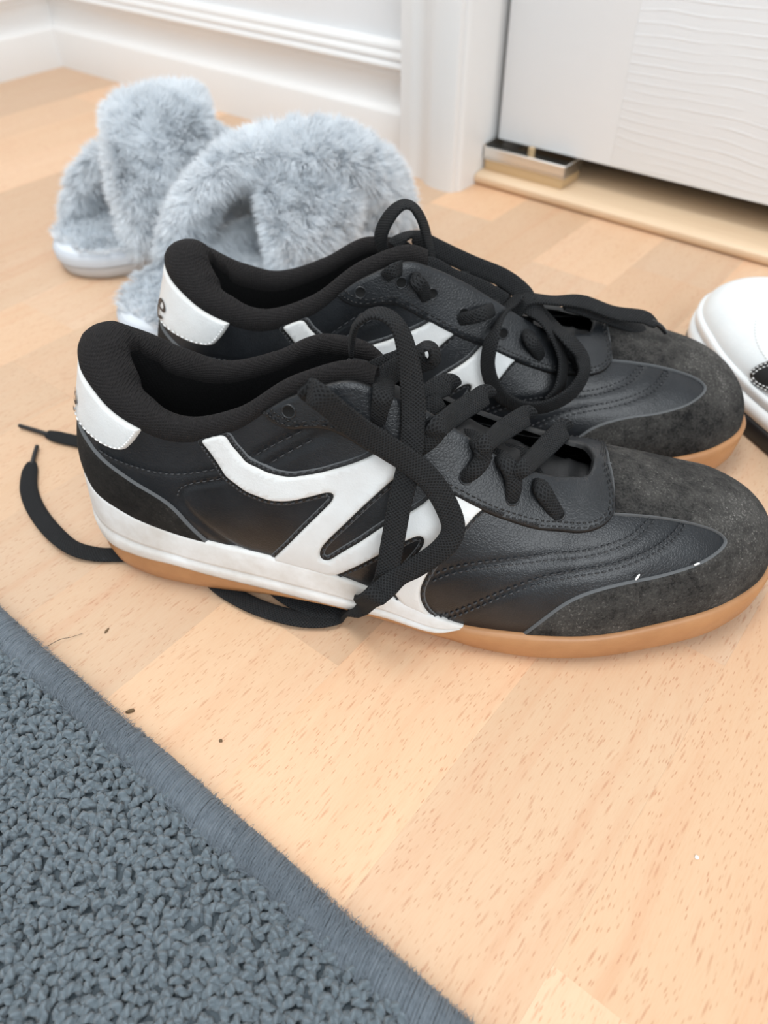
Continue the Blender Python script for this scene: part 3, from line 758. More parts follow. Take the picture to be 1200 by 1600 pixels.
# ---------------------------------------------------------------- laces
def ribbon(name, ctrl, parent, mat, width=.0072, thick=.0016, n=9, normals=None, widths=None, seg=None):
    """flat lace along control points; normals give the face direction at each control point"""
    P = catmull(ctrl, n)
    t = np.gradient(P, axis=0); t /= np.linalg.norm(t, axis=1, keepdims=True)+1e-12
    if normals is None: normals = [(0, 0, 1)]*len(ctrl)
    N = catmull(normals, n); N = N - (N*t).sum(1, keepdims=True)*t; N /= np.linalg.norm(N, axis=1, keepdims=True)+1e-9
    B = np.cross(t, N)
    w = np.full(len(P), width) if widths is None else np.interp(np.linspace(0, 1, len(P)), np.linspace(0, 1, len(widths)), np.asarray(widths)*width)
    th = thick*np.sqrt(np.maximum(width/w, 1.0))
    sec = [(-.5, 0), (-.44, .40), (-.22, .52), (.22, .52), (.44, .40), (.5, 0), (.44, -.40), (.22, -.52), (-.22, -.52), (-.44, -.40)]
    k = len(sec); V = np.vstack([P + B*(w*a)[:, None] + N*(th*b)[:, None] for a, b in sec]).reshape(k, len(P), 3).transpose(1, 0, 2).reshape(-1, 3)
    F = [(i*k+j, i*k+(j+1) % k, (i+1)*k+(j+1) % k, (i+1)*k+j) for i in range(len(P)-1) for j in range(k)] + [tuple(range(k))[::-1], tuple((len(P)-1)*k+j for j in range(k))]
    me = mesh_from(name, V, F)
    d = np.r_[0, np.cumsum(np.linalg.norm(np.diff(P, axis=0), axis=1))]
    uvl = me.uv_layers.new(name='lace'); vi = np.zeros(len(me.loops), np.int32); me.loops.foreach_get('vertex_index', vi)
    su = np.array([a for a, b in sec])
    uvl.data.foreach_set('uv', np.stack([d[vi//k]*1.0, su[vi % k]*w[vi//k]], 1).astype(np.float32).ravel())
    return link(name, me, parent, (mat,))
def tube(name, ctrl, rad, parent, mat, n=6, k=8):
    P = catmull(ctrl, n); t = np.gradient(P, axis=0); t /= np.linalg.norm(t, axis=1, keepdims=True)+1e-12
    a = np.cross(t, [0, 0, 1.0]); a = np.where(np.linalg.norm(a, axis=1, keepdims=True) < .05, np.cross(t, [1.0, 0, 0]), a); a /= np.linalg.norm(a, axis=1, keepdims=True); b = np.cross(t, a)
    r = np.interp(np.linspace(0, 1, len(P)), np.linspace(0, 1, len(rad)), rad)
    V = np.stack([P + (a*math.cos(2*math.pi*j/k) + b*math.sin(2*math.pi*j/k))*r[:, None] for j in range(k)], 1).reshape(-1, 3)
    F = [(i*k+j, i*k+(j+1) % k, (i+1)*k+(j+1) % k, (i+1)*k+j) for i in range(len(P)-1) for j in range(k)] + [tuple(range(k))[::-1], tuple((len(P)-1)*k+j for j in range(k))]
    return link(name, mesh_from(name, V, F), parent, (mat,))

near = empty('indoor_football_shoe', (-.270, .122, 0), R(29)); tag(near, 'black and white indoor football shoe nearest the rug, laces trailing under it', 'shoe', 'black and white indoor football shoes')
near_sh = build_black_shoe(near, 1)
far = empty('indoor_football_shoe', (-.2994, .1865, 0), R(38)); tag(far, 'black and white indoor football shoe beside the grey fur slippers, lace coiled on top', 'shoe', 'black and white indoor football shoes')
DROP[0] = -1; far_sh = build_black_shoe(far, -1); DROP[0] = 1
LACES = {
 'near': {
  'a': [(0.2048,-0.0242,0.0596, 0.19,-0.62,0.76), (0.2011,-0.0241,0.0655, 0.28,-0.60,0.74), (0.1978,-0.0220,0.0695, 0.35,-0.58,0.73), (0.1957,-0.0080,0.0640, -0.06,-0.76,0.65), (0.1945,-0.0040,0.0650, -0.06,-0.77,0.64)],
  'b': [(0.1871,-0.0249,0.0661, 0.31,-0.71,0.63), (0.1875,-0.0246,0.0710, 0.34,-0.68,0.65), (0.1867,-0.0233,0.0750, 0.37,-0.65,0.67), (0.1839,-0.0210,0.0791, 0.41,-0.62,0.67), (0.1788,-0.0100,0.0730, -0.01,-0.77,0.63), (0.1745,-0.0040,0.0674, 0.01,-0.77,0.64)],
  'c': [(0.1878,-0.0236,0.0757, 0.38,-0.63,0.68), (0.1910,-0.0214,0.0791, 0.44,-0.52,0.73), (0.1969,-0.0020,0.0707, -0.07,-0.78,0.62), (0.2020,0.0080,0.0701, -0.08,-0.79,0.61), (0.2055,0.0150,0.0696, -0.09,-0.80,0.60), (0.2071,0.0200,0.0656, -0.09,-0.79,0.60)],
  'd': [(0.1697,-0.0249,0.0743, 0.25,-0.80,0.55), (0.1730,-0.0258,0.0786, 0.29,-0.77,0.57), (0.1752,-0.0234,0.0823, 0.35,-0.72,0.60), (0.1743,-0.0215,0.0860, 0.39,-0.70,0.60), (0.1699,-0.0120,0.0820, 0.02,-0.78,0.62), (0.1636,-0.0060,0.0771, 0.05,-0.78,0.62)],
  'e': [(0.1736,-0.0243,0.0864, 0.37,-0.72,0.59), (0.1768,-0.0216,0.0887, 0.45,-0.62,0.64), (0.1811,-0.0040,0.0802, -0.01,-0.79,0.61), (0.1860,0.0060,0.0775, -0.03,-0.80,0.60), (0.1902,0.0140,0.0752, -0.04,-0.81,0.59), (0.1915,0.0180,0.0717, -0.05,-0.80,0.59)],
  'f': [(0.1509,-0.0248,0.0832, 0.21,-0.87,0.45), (0.1538,-0.0265,0.0873, 0.23,-0.86,0.46), (0.1571,-0.0251,0.0912, 0.28,-0.83,0.48), (0.1599,-0.0239,0.0958, 0.33,-0.80,0.50), (0.1643,-0.0040,0.0872, 0.04,-0.80,0.59), (0.1698,0.0060,0.0856, 0.02,-0.81,0.58), (0.1733,0.0120,0.0848, 0.01,-0.82,0.57), (0.1743,0.0160,0.0812, 0.01,-0.82,0.58)],
  'g': [(0.1470,-0.0120,0.0933, 0.11,-0.80,0.59), (0.1509,-0.0060,0.0935, 0.09,-0.81,0.58), (0.1552,0.0020,0.0927, 0.07,-0.82,0.57), (0.1594,0.0080,0.0908, 0.06,-0.82,0.57), (0.1607,0.0120,0.0867, 0.05,-0.82,0.57)],
  'h': [(0.1372,-0.0236,0.0927, 0.22,-0.90,0.37), (0.1385,-0.0250,0.1006, 0.26,-0.89,0.36), (0.1394,-0.0236,0.1062, 0.30,-0.88,0.37), (0.1376,-0.0120,0.1039, 0.14,-0.81,0.56), (0.1398,-0.0040,0.1027, 0.13,-0.82,0.55), (0.1445,0.0040,0.1013, 0.11,-0.83,0.55), (0.1491,0.0100,0.0984, 0.09,-0.83,0.54)],
  'i': [(0.1280,-0.0100,0.1032, 0.17,-0.81,0.56), (0.1339,-0.0040,0.1031, 0.15,-0.82,0.55), (0.1400,0.0020,0.1026, 0.13,-0.83,0.54), (0.1463,0.0080,0.1034, 0.10,-0.84,0.53)],
  'j': [(0.1613,-0.0060,0.0743, 0.00,0.00,1.00), (0.1785,-0.0040,0.0718, 0.00,0.00,1.00), (0.1961,-0.0020,0.0677, 0.00,0.00,1.00)],
  'k': [(0.1511,-0.0140,0.0794, 0.09,-0.77,0.63), (0.1521,-0.0140,0.0884, 0.09,-0.79,0.61), (0.1543,-0.0100,0.0915, 0.08,-0.80,0.59), (0.1579,-0.0040,0.0911, 0.07,-0.81,0.58)],
  'small_loop': [(0.1459,-0.0060,0.1046, 0.11,-0.83,0.55), (0.1481,-0.0060,0.1112, -0.56,-0.28,0.78), (0.1510,-0.0050,0.1148, -0.06,0.26,0.96), (0.1537,-0.0040,0.1121, 0.97,-0.16,0.20), (0.1534,-0.0040,0.1079, 0.58,-0.75,-0.34), (0.1492,-0.0050,0.1070, 0.14,-0.94,-0.31), (0.1459,-0.0060,0.1068, 0.11,-0.83,0.55)],
  'loop': [(0.1238,-0.0020,0.1092, -0.72,-0.43,0.55), (0.1260,-0.0060,0.1184, -0.72,-0.36,0.60), (0.1300,-0.0100,0.1263, -0.48,-0.04,0.88), (0.1357,-0.0120,0.1303, -0.00,0.08,1.00), (0.1416,-0.0140,0.1289, 0.68,-0.07,0.73), (0.1454,-0.0160,0.1225, 0.74,-0.41,0.54), (0.1482,-0.0190,0.1108, 0.47,-0.71,0.52), (0.1498,-0.0230,0.1005, 0.10,-0.80,0.59), (0.1503,-0.0280,0.0904, 0.10,-0.77,0.63), (0.1495,-0.0337,0.0809, 0.10,-0.75,0.66), (0.1480,-0.0403,0.0722, 0.11,-0.72,0.69), (0.1466,-0.0472,0.0593, 0.11,-0.68,0.72), (0.1455,-0.0521,0.0490, 0.11,-0.66,0.75), (0.1437,-0.0530,0.0407, 0.12,-0.64,0.76), (0.1394,-0.0540,0.0339, 0.17,-0.91,0.38), (0.1265,-0.0383,0.0060, 0.07,-0.15,0.99), (0.1174,-0.0391,0.0030, 0.00,0.00,1.00), (0.1081,-0.0378,0.0025, 0.00,0.00,1.00), (0.0972,-0.0331,0.0025, 0.00,0.00,1.00), (0.0879,-0.0265,0.0025, 0.00,0.00,1.00)],
  'trail': [(0.1404,-0.0290,0.0899, 0.18,-0.90,0.39), (0.1324,-0.0284,0.0935, 0.23,-0.92,0.32), (0.1229,-0.0296,0.1022, 0.12,-0.95,0.30), (0.1200,-0.0392,0.1137, 0.10,-0.95,0.28), (0.1203,-0.0456,0.1204, 0.23,-0.79,0.57), (0.1246,-0.0508,0.1221, 0.11,-0.95,0.29), (0.1304,-0.0464,0.1125, 0.16,-0.94,0.30), (0.1373,-0.0414,0.1020, 0.20,-0.92,0.35), (0.1485,-0.0371,0.0904, 0.18,-0.88,0.43), (0.1581,-0.0373,0.0816, 0.18,-0.86,0.48), (0.1649,-0.0394,0.0714, 0.15,-0.86,0.49), (0.1677,-0.0423,0.0634, 0.11,-0.88,0.47), (0.1643,-0.0461,0.0568, 0.06,-0.92,0.39), (0.1556,-0.0496,0.0494, -0.02,-0.97,0.25), (0.1495,-0.0530,0.0465, -0.08,-0.99,0.13), (0.1446,-0.0580,0.0441, 0.11,-0.64,0.76), (0.1401,-0.0600,0.0397, 0.17,-0.87,0.47), (0.1271,-0.0411,0.0070, 0.07,-0.14,0.99), (0.1163,-0.0432,0.0022, 0.00,0.00,1.00), (0.1047,-0.0444,0.0022, 0.00,0.00,1.00), (0.0909,-0.0422,0.0022, 0.00,0.00,1.00), (0.0792,-0.0384,0.0022, 0.00,0.00,1.00), (0.0677,-0.0326,0.0022, 0.00,0.00,1.00), (0.0596,-0.0259,0.0022, 0.00,0.00,1.00)],
  'floor_end': [(0.0382,-0.0199,0.0016, 0.00,0.00,1.00), (0.0269,-0.0201,0.0016, 0.00,0.00,1.00), (0.0165,-0.0214,0.0016, 0.00,0.00,1.00), (0.0049,-0.0231,0.0018, 0.00,0.00,1.00), (-0.0073,-0.0217,0.0030, 0.31,-0.02,0.95), (-0.0222,-0.0126,0.0028, 0.00,0.00,1.00), (-0.0374,0.0007,0.0016, 0.00,0.00,1.00), (-0.0477,0.0131,0.0016, 0.00,0.00,1.00), (-0.0539,0.0255,0.0016, 0.00,0.00,1.00), (-0.0561,0.0323,0.0016, 0.00,0.00,1.00)],
  'floor_end_aglet': [(-0.0554,0.0311,0.0018, 0.00,0.00,1.00), (-0.0582,0.0391,0.0018, 0.00,0.00,1.00), (-0.0602,0.0457,0.0018, 0.00,0.00,1.00)],
  'back_end': [(0.0348,0.0218,0.0016, 0.00,0.00,1.00), (0.0110,0.0310,0.0016, 0.00,0.00,1.00), (-0.0104,0.0408,0.0016, 0.00,0.00,1.00), (-0.0241,0.0475,0.0016, 0.00,0.00,1.00), (-0.0373,0.0525,0.0016, 0.00,0.00,1.00), (-0.0493,0.0544,0.0016, 0.00,0.00,1.00), (-0.0600,0.0566,0.0016, 0.00,0.00,1.00)],
  'back_end_aglet': [(-0.0589,0.0559,0.0018, 0.00,0.00,1.00), (-0.0700,0.0587,0.0018, 0.00,0.00,1.00), (-0.0787,0.0608,0.0018, 0.00,0.00,1.00)],
 },
 'far': {
  'loop': [(0.1174,0.0040,0.0969, -0.85,-0.52,0.07), (0.1149,0.0020,0.1088, -0.63,-0.63,0.45), (0.1187,-0.0000,0.1192, -0.52,-0.45,0.73), (0.1253,-0.0000,0.1248, -0.01,-0.04,1.00), (0.1310,0.0020,0.1204, 0.85,-0.17,0.50), (0.1350,0.0040,0.1108, 0.87,-0.35,0.34), (0.1388,0.0060,0.0959, 0.93,-0.20,0.30), (0.1407,0.0040,0.0915, 0.93,-0.33,0.16)],
  'across': [(0.1172,-0.0266,0.1049, 0.09,-0.96,0.26), (0.1216,-0.0273,0.1082, 0.12,-0.95,0.28), (0.1293,-0.0080,0.1009, -0.02,-0.90,0.44), (0.1384,-0.0040,0.0977, -0.05,-0.89,0.44), (0.1473,-0.0040,0.0927, -0.07,-0.89,0.45), (0.1610,-0.0060,0.0881, -0.11,-0.88,0.46), (0.1724,-0.0080,0.0827, -0.14,-0.87,0.48)],
  'strand': [(0.1216,0.0120,0.0999, -0.00,-0.91,0.42), (0.1245,0.0140,0.1033, -0.01,0.06,1.00), (0.1293,0.0160,0.1040, -0.02,0.06,1.00), (0.1347,0.0140,0.1015, -0.04,-0.91,0.42), (0.1431,0.0120,0.0980, -0.06,-0.90,0.43), (0.1566,0.0080,0.0933, -0.09,-0.89,0.44), (0.1713,0.0020,0.0897, -0.13,-0.88,0.45), (0.1799,-0.0040,0.0857, -0.16,-0.87,0.46), (0.1827,-0.0100,0.0832, -0.17,-0.86,0.48)],
  'strand_end': [(0.1754,-0.0120,0.0784, -0.15,-0.86,0.49), (0.1813,-0.0100,0.0851, -0.47,-0.22,0.86), (0.1953,-0.0080,0.0834, 0.09,0.05,0.99), (0.2086,-0.0060,0.0816, 0.02,-0.31,0.95), (0.2249,-0.0040,0.0749, -0.02,-0.30,0.95), (0.2388,-0.0040,0.0728, -0.16,-0.29,0.94), (0.2455,-0.0040,0.0691, 0.24,-0.30,0.92)],
  'strand_end_aglet': [(0.2432,-0.0040,0.0708, -0.31,-0.82,0.48), (0.2482,-0.0040,0.0677, -0.32,-0.82,0.48), (0.2519,-0.0030,0.0637, -0.32,-0.81,0.49)],
  'strand_two': [(0.1995,-0.0060,0.0810, 0.04,-0.31,0.95), (0.2165,-0.0020,0.0734, 0.00,-0.30,0.95), (0.2319,-0.0000,0.0668, -0.03,-0.29,0.96), (0.2438,0.0020,0.0610, -0.05,-0.28,0.96)],
  'coil': [(0.1782,-0.0100,0.0870, -0.58,0.11,0.81), (0.1716,-0.0160,0.0826, -0.83,-0.30,0.48), (0.1644,-0.0342,0.0807, -0.81,-0.50,0.30), (0.1630,-0.0377,0.0674, -0.72,-0.65,0.24), (0.1678,-0.0403,0.0562, -0.48,-0.87,-0.08), (0.1777,-0.0424,0.0492, -0.16,-0.95,-0.26), (0.1898,-0.0435,0.0493, -0.01,-0.96,-0.26), (0.2010,-0.0413,0.0548, 0.34,-0.94,-0.04), (0.2072,-0.0355,0.0617, 0.66,-0.72,0.24), (0.2059,-0.0302,0.0681, 0.47,-0.50,0.72), (0.1993,-0.0277,0.0752, 0.37,-0.35,0.86), (0.1924,-0.0120,0.0751, 0.27,-0.29,0.92), (0.1848,-0.0100,0.0812, -0.17,-0.86,0.48)],
  'coil_inner': [(0.1824,-0.0120,0.0836, -0.17,-0.86,0.48), (0.1880,-0.0160,0.0794, 0.63,-0.34,0.69), (0.1945,-0.0235,0.0736, 0.71,-0.47,0.53), (0.1986,-0.0289,0.0642, 0.80,-0.50,0.32), (0.1973,-0.0356,0.0544, 0.67,-0.74,0.04), (0.1930,-0.0384,0.0484, 0.37,-0.92,-0.16)],
  'hook_a': [(0.1345,-0.0229,0.0933, 0.22,-0.94,0.26), (0.1332,-0.0259,0.0992, 0.27,-0.93,0.26), (0.1308,-0.0272,0.1029, 0.27,-0.93,0.25), (0.1290,-0.0100,0.0970, -0.02,-0.89,0.45)],
  'hook_b': [(0.1509,-0.0233,0.0829, 0.17,-0.92,0.35), (0.1549,-0.0273,0.0859, 0.20,-0.90,0.39), (0.1604,-0.0274,0.0878, 0.26,-0.86,0.44), (0.1670,-0.0100,0.0819, -0.12,-0.87,0.48), (0.1648,-0.0060,0.0849, -0.12,-0.87,0.47)],
  'hook_c': [(0.1882,-0.0238,0.0639, 0.28,-0.78,0.56), (0.1860,-0.0262,0.0689, 0.30,-0.77,0.56), (0.1825,-0.0259,0.0740, 0.32,-0.76,0.57), (0.1831,-0.0100,0.0706, -0.16,-0.85,0.50), (0.1838,-0.0060,0.0736, -0.16,-0.86,0.49)],
  'hook_d': [(0.2080,-0.0254,0.0567, -0.01,-0.66,0.75), (0.2058,-0.0248,0.0633, 0.10,-0.60,0.79), (0.2010,-0.0229,0.0695, 0.32,-0.57,0.75), (0.1978,-0.0080,0.0666, -0.20,-0.84,0.50)],
  'cross_a': [(0.1425,-0.0080,0.0929, -0.06,-0.89,0.46), (0.1507,0.0000,0.0894, -0.08,-0.89,0.46), (0.1599,0.0080,0.0846, -0.10,-0.88,0.46)],
  'cross_b': [(0.1574,-0.0100,0.0845, -0.10,-0.87,0.48), (0.1665,-0.0020,0.0827, -0.12,-0.87,0.47), (0.1761,0.0060,0.0784, -0.14,-0.87,0.47)],
 },
}
for which, root in (('near', near), ('far', far)):
    D = LACES[which]; made = {}
    for key, rows in D.items():
        A = np.array(rows); P, N = A[:, :3], A[:, 3:]
        if key.endswith('_aglet'):
            tube('aglet', P, [.0013, .0012, .0011], made[key[:-6]], M['aglet']); continue
        if key.endswith('end'): wd = [1]*9 + [.95, .55]
        elif key in ('loop', 'trail', 'coil', 'strand', 'strand_end', 'coil_inner', 'strand_two', 'small_loop'): wd = [1, 1]
        else: wd = [.62, .74, .9, 1, 1, 1, .9]
        fat = key.startswith('hook') or key in 'abd'
        made[key] = ribbon('lace', P, root, M['lace'], width=.0066 if fat else .0086, thick=.0042 if fat else .0019, normals=N, widths=[.8, .95, 1, 1] if fat else wd)

# ---------------------------------------------------------------- rug
rug = empty('door_mat', (-.16, .0585, 0)); tag(rug, 'blue-grey looped pile mat with a bound edge on the floor', 'mat')
RX0, RX1, RY0 = -.26, .26, -.20          # local extents; the bound edge lies along y = 0
bm_obj('backing', box_bm(RX0, RX1, RY0, -.006, .0004, .0056, .001), rug, (M['rug_back'],))
def rug_loops():
    pitch = .0029; xs = np.arange(RX0+.004, RX1-.004, pitch); ys = np.arange(RY0+.004, -.0100, pitch*.92)
    gx, gy = np.meshgrid(xs, ys, indexing='ij'); n = gx.size
    gx = gx.ravel() + RNG.normal(0, .0007, n); gy = gy.ravel() + RNG.normal(0, .0007, n)
    # rows wander a little
    gx = gx + .0012*np.sin(gy*90 + gx*23); gy = gy + .0014*np.sin(gx*70 - gy*31)
    k, seg = 6, 7
    ang = RNG.uniform(0, 2*np.pi, n)*.55 + .6*np.sin(gx*61)*np.cos(gy*47)*3; ht = RNG.uniform(.0022, .0052, n); wd = RNG.uniform(.0010, .0021, n); rad = RNG.uniform(.00095, .00135, n); lean = RNG.normal(0, .0012, (n, 2))
    t = np.linspace(0, 1, seg)
    th = np.pi*(-.15 + 1.30*t)
    lx = -np.cos(th)[None]*wd[:, None]; lz = .0048 + np.sin(th)[None]*ht[:, None]*.75
    ly = (.0016*(t-.5)*2)[None]*np.sign(RNG.normal(size=(n, 1)))
    ca, sa = np.cos(ang)[:, None], np.sin(ang)[:, None]
    P = np.stack([gx[:, None] + lx*ca - ly*sa + lean[:, :1]*np.sin(th)[None], gy[:, None] + lx*sa + ly*ca + lean[:, 1:]*np.sin(th)[None], lz], 2)   # n,seg,3
    T = np.gradient(P, axis=1); T /= np.linalg.norm(T, axis=2, keepdims=True)+1e-9
    S = np.stack([-sa*np.ones_like(lx), ca*np.ones_like(lx), np.zeros_like(lx)], 2); S -= (S*T).sum(2, keepdims=True)*T; S /= np.linalg.norm(S, axis=2, keepdims=True)+1e-9
    U2 = np.cross(T, S)
    rr = rad[:, None]*(.85 + .25*np.sin(np.pi*t))[None]
    V = np.stack([P + (S*math.cos(2*math.pi*j/k) + U2*math.sin(2*math.pi*j/k))*rr[..., None]*(1 + .12*math.cos(4*math.pi*j/k)) for j in range(k)], 2).reshape(-1, 3)
    f = np.array([(i*k+j, i*k+(j+1) % k, (i+1)*k+(j+1) % k, (i+1)*k+j) for i in range(seg-1) for j in range(k)])
    F = (f[None] + (np.arange(n)*seg*k)[:, None, None]).reshape(-1, 4)
    me = fast_mesh('loop_pile', V, F); uvl = me.uv_layers.new(name='ply')
    # the ply runs diagonally round each loop
    uu = np.tile(np.array([[(i + (1 if a in (2, 3) else 0))*.42, (j + (1 if a in (1, 2) else 0))/k*1.0] for i in range(seg-1) for j in range(k) for a in range(4)]), (n, 1))
    uvl.data.foreach_set('uv', uu.astype(np.float32).ravel())
    o = link('loop_pile', me, rug, (M['yarn'],)); o['kind'] = 'stuff'
rug_loops()
def rug_binding():
    pitch = .00105; xs = np.arange(RX0, RX1, pitch); n = len(xs)
    prof = np.array([(-.0128, .0062), (-.0112, .0078), (-.0085, .0088), (-.0055, .0086), (-.0025, .0074), (-.0006, .0052), (.0000, .0026), (-.0008, .0004)])
    sl = np.linspace(.0022, -.0022, len(prof)); seg = len(prof); k = 5
    ph = .0003*np.sin(xs*37) + .0003*np.sin(xs*113) + RNG.normal(0, .00012, n)
    P = np.zeros((n, seg, 3)); P[:, :, 0] = xs[:, None] + sl[None] + RNG.normal(0, .00012, (n, 1)); P[:, :, 1] = prof[None, :, 0] + ph[:, None]; P[:, :, 2] = prof[None, :, 1] + RNG.normal(0, .00012, (n, 1)) + .00035*np.sin(xs*58)[:, None]
    T = np.gradient(P, axis=1); T /= np.linalg.norm(T, axis=2, keepdims=True); S = np.zeros_like(T); S[..., 0] = 1; S -= (S*T).sum(2, keepdims=True)*T; S /= np.linalg.norm(S, axis=2, keepdims=True); U2 = np.cross(T, S)
    V = np.stack([P + (S*math.cos(2*math.pi*j/k)*.00066 + U2*math.sin(2*math.pi*j/k)*.0006) for j in range(k)], 2).reshape(-1, 3)
    f = np.array([(i*k+j, i*k+(j+1) % k, (i+1)*k+(j+1) % k, (i+1)*k+j) for i in range(seg-1) for j in range(k)])
    F = (f[None] + (np.arange(n)*seg*k)[:, None, None]).reshape(-1, 4)
    o = link('binding', fast_mesh('binding', V, F), rug, (M['binding'],)); o['kind'] = 'stuff'
    # short fuzz lying across the wrapped edge
    m = 13000; tt = RNG.uniform(0, 1, m)*(seg-1.001); i0 = tt.astype(int); fr = (tt-i0)[:, None]; q = prof[i0]*(1-fr) + prof[i0+1]*fr; dq = prof[i0+1]-prof[i0]; dq /= np.linalg.norm(dq, axis=1, keepdims=True)
    nq = np.stack([0*dq[:, 0], -dq[:, 1], dq[:, 0]], 1); nq *= np.sign((nq*np.stack([0*tt, q[:, 0]+.006, q[:, 1]-.003], 1)).sum(1, keepdims=True)); x = RNG.uniform(RX0, RX1, m)
    p0 = np.stack([x, q[:, 0], q[:, 1]], 1) + nq*.0005; d = np.stack([-.35+RNG.normal(0, .35, m), dq[:, 0], dq[:, 1]], 1) + nq*RNG.uniform(.05, .45, (m, 1)); d /= np.linalg.norm(d, axis=1, keepdims=True); L = RNG.uniform(.0012, .0034, m)[:, None]
    p1 = p0 + d*L*.5; p2 = p0 + d*L - nq*.0002; s_ = np.cross(d, nq); s_ /= np.linalg.norm(s_, axis=1, keepdims=True)+1e-9; s_ *= .00010
    V = np.stack([p0-s_, p0+s_, p1-s_, p1+s_, p2-s_*.4, p2+s_*.4], 1).reshape(-1, 3); F = (np.array([(0, 1, 3, 2), (2, 3, 5, 4)])[None] + (np.arange(m)*6)[:, None, None]).reshape(-1, 4)
    o = link('edge_fuzz', fast_mesh('edge_fuzz', V, F), rug, (M['binding'],)); o['kind'] = 'stuff'
    # stray fibres along the seam
    m = 900; x = RNG.uniform(RX0, RX1, m); y = RNG.normal(-.0115, .0016, m); z = np.full(m, .0085); a = RNG.uniform(0, 2*np.pi, m); L = RNG.uniform(.003, .009, m)
    p0 = np.stack([x, y, z], 1); d = np.stack([np.cos(a)*.9, np.sin(a)*.45, RNG.uniform(-.05, .35, m)], 1); p1 = p0 + d*L[:, None]*.5; p2 = p0 + d*L[:, None] - np.array([0, 0, .001]); s = np.stack([-np.sin(a), np.cos(a), 0*a], 1)*.00007
    V = np.stack([p0-s, p0+s, p1-s, p1+s, p2-s, p2+s], 1).reshape(-1, 3); F = (np.array([(0, 1, 3, 2), (2, 3, 5, 4)])[None] + (np.arange(m)*6)[:, None, None]).reshape(-1, 4)
    o = link('stray_fibres', fast_mesh('stray_fibres', V, F), rug, (M['binding'],)); o['kind'] = 'stuff'
rug_binding()

# ---------------------------------------------------------------- fur slippers
def fur_mesh(P, N, length, width, clump_of, clump_dirs, lean_dir, name, parent, mat):
    """one tapered two-segment blade per root; blades gather towards their clump"""
    n = len(P)
    d = N*.80 + lean_dir*.75 + RNG.normal(0, .16, (n, 3)) + clump_dirs[clump_of]*.42
    d /= np.linalg.norm(d, axis=1, keepdims=True)
    L = length*RNG.uniform(.65, 1.2, n)
    mid = P + d*(L*.55)[:, None]; tipd = d + lean_dir*.35 + RNG.normal(0, .15, (n, 3)) + np.array([0, 0, -.15]); tipd /= np.linalg.norm(tipd, axis=1, keepdims=True)
    tip = mid + tipd*(L*.5)[:, None]
    s = np.cross(d, N) + RNG.normal(0, .12, (n, 3)); s -= (s*d).sum(1, keepdims=True)*d; s /= np.linalg.norm(s, axis=1, keepdims=True)+1e-9
    w = width*RNG.uniform(.7, 1.3, n)[:, None]
    V = np.stack([P-s*w*.5, P+s*w*.5, mid-s*w*.42, mid+s*w*.42, tip], 1).reshape(-1, 3)
    b = (np.arange(n)*5)[:, None]
    F = np.concatenate([b+np.array([[0, 1, 3]]), b+np.array([[0, 3, 2]]), b+np.array([[2, 3, 4]])], 0)
    o = link(name, fast_mesh(name, V, F), parent, (mat,)); o['kind'] = 'stuff'; return o
def strap(root, p0, p1, z0, h, X, hw, ht, nfur, seed, flen=.0125):
    rng = np.random.default_rng(seed)
    def centre(s):
        th = math.pi*s; sm = s*s*(3-2*s)
        x = -X*np.sign(np.cos(th))*np.abs(np.cos(th))**.80; z = z0 + h*np.sin(th)**.78
        y = p0 + (p1-p0)*(.25*s + .75*sm)
        return np.stack([x, y, z], -1)
    def frame(s):
        e = 1e-3; s = np.clip(s, .004, .996)
        c = centre(s); t = centre(s+e)-centre(s-e); t /= np.linalg.norm(t, axis=-1, keepdims=True)
        out = np.stack([c[..., 0]*1.0, 0*c[..., 0], (c[..., 2]-z0)*1.0 + .004], -1); out -= (out*t).sum(-1, keepdims=True)*t; out /= np.linalg.norm(out, axis=-1, keepdims=True)+1e-9
        wdir = np.cross(t, out); return c, t, out, wdir
    def pt(s, phi):
        c, t, o, w = frame(s); k = (.86 + .14*np.sin(np.pi*s))[..., None]
        cp, sp = np.cos(phi)[..., None], np.sin(phi)[..., None]
        p = c + w*cp*hw*k + o*np.sign(sp)*np.abs(sp)**.8*ht*k
        n = w*cp/hw + o*sp/ht; n /= np.linalg.norm(n, axis=-1, keepdims=True); return p, n, t, o
    ns, nph = 40, 24; S, PH = np.meshgrid(np.linspace(0, 1, ns), np.linspace(0, 2*np.pi, nph, endpoint=False), indexing='ij')
    p, n, _, _ = pt(S.ravel(), PH.ravel())
    F = np.array([(i*nph+j, i*nph+(j+1) % nph, (i+1)*nph+(j+1) % nph, (i+1)*nph+j) for i in range(ns-1) for j in range(nph)])
    st = link('strap', fast_mesh('strap', p, F), root, (M['fur_skin'],))
    # roots: many on the outside, few on the hidden inside
    s = rng.uniform(.0, 1, nfur); phi = np.where(rng.random(nfur) < .86, rng.uniform(-.35, np.pi+.35, nfur), rng.uniform(np.pi, 2*np.pi, nfur))
    P, N, T, O_ = pt(s, phi)
    cs, cp = 46, 26; ci = (np.clip((s*cs).astype(int), 0, cs-1)*cp + ((phi+1)/(2*np.pi+1)*cp).astype(int) % cp)
    cd = rng.normal(0, .55, (cs*cp, 3))
    lean = np.stack([.35*np.sin(P[:, 1]*95 + P[:, 2]*60), .30*np.cos(P[:, 0]*80) , -.35 + .25*np.sin(P[:, 0]*70)], 1)
    fur_mesh(P, N, flen, .00066, ci, cd, lean, 'fur', st, M['fur'])
    return st
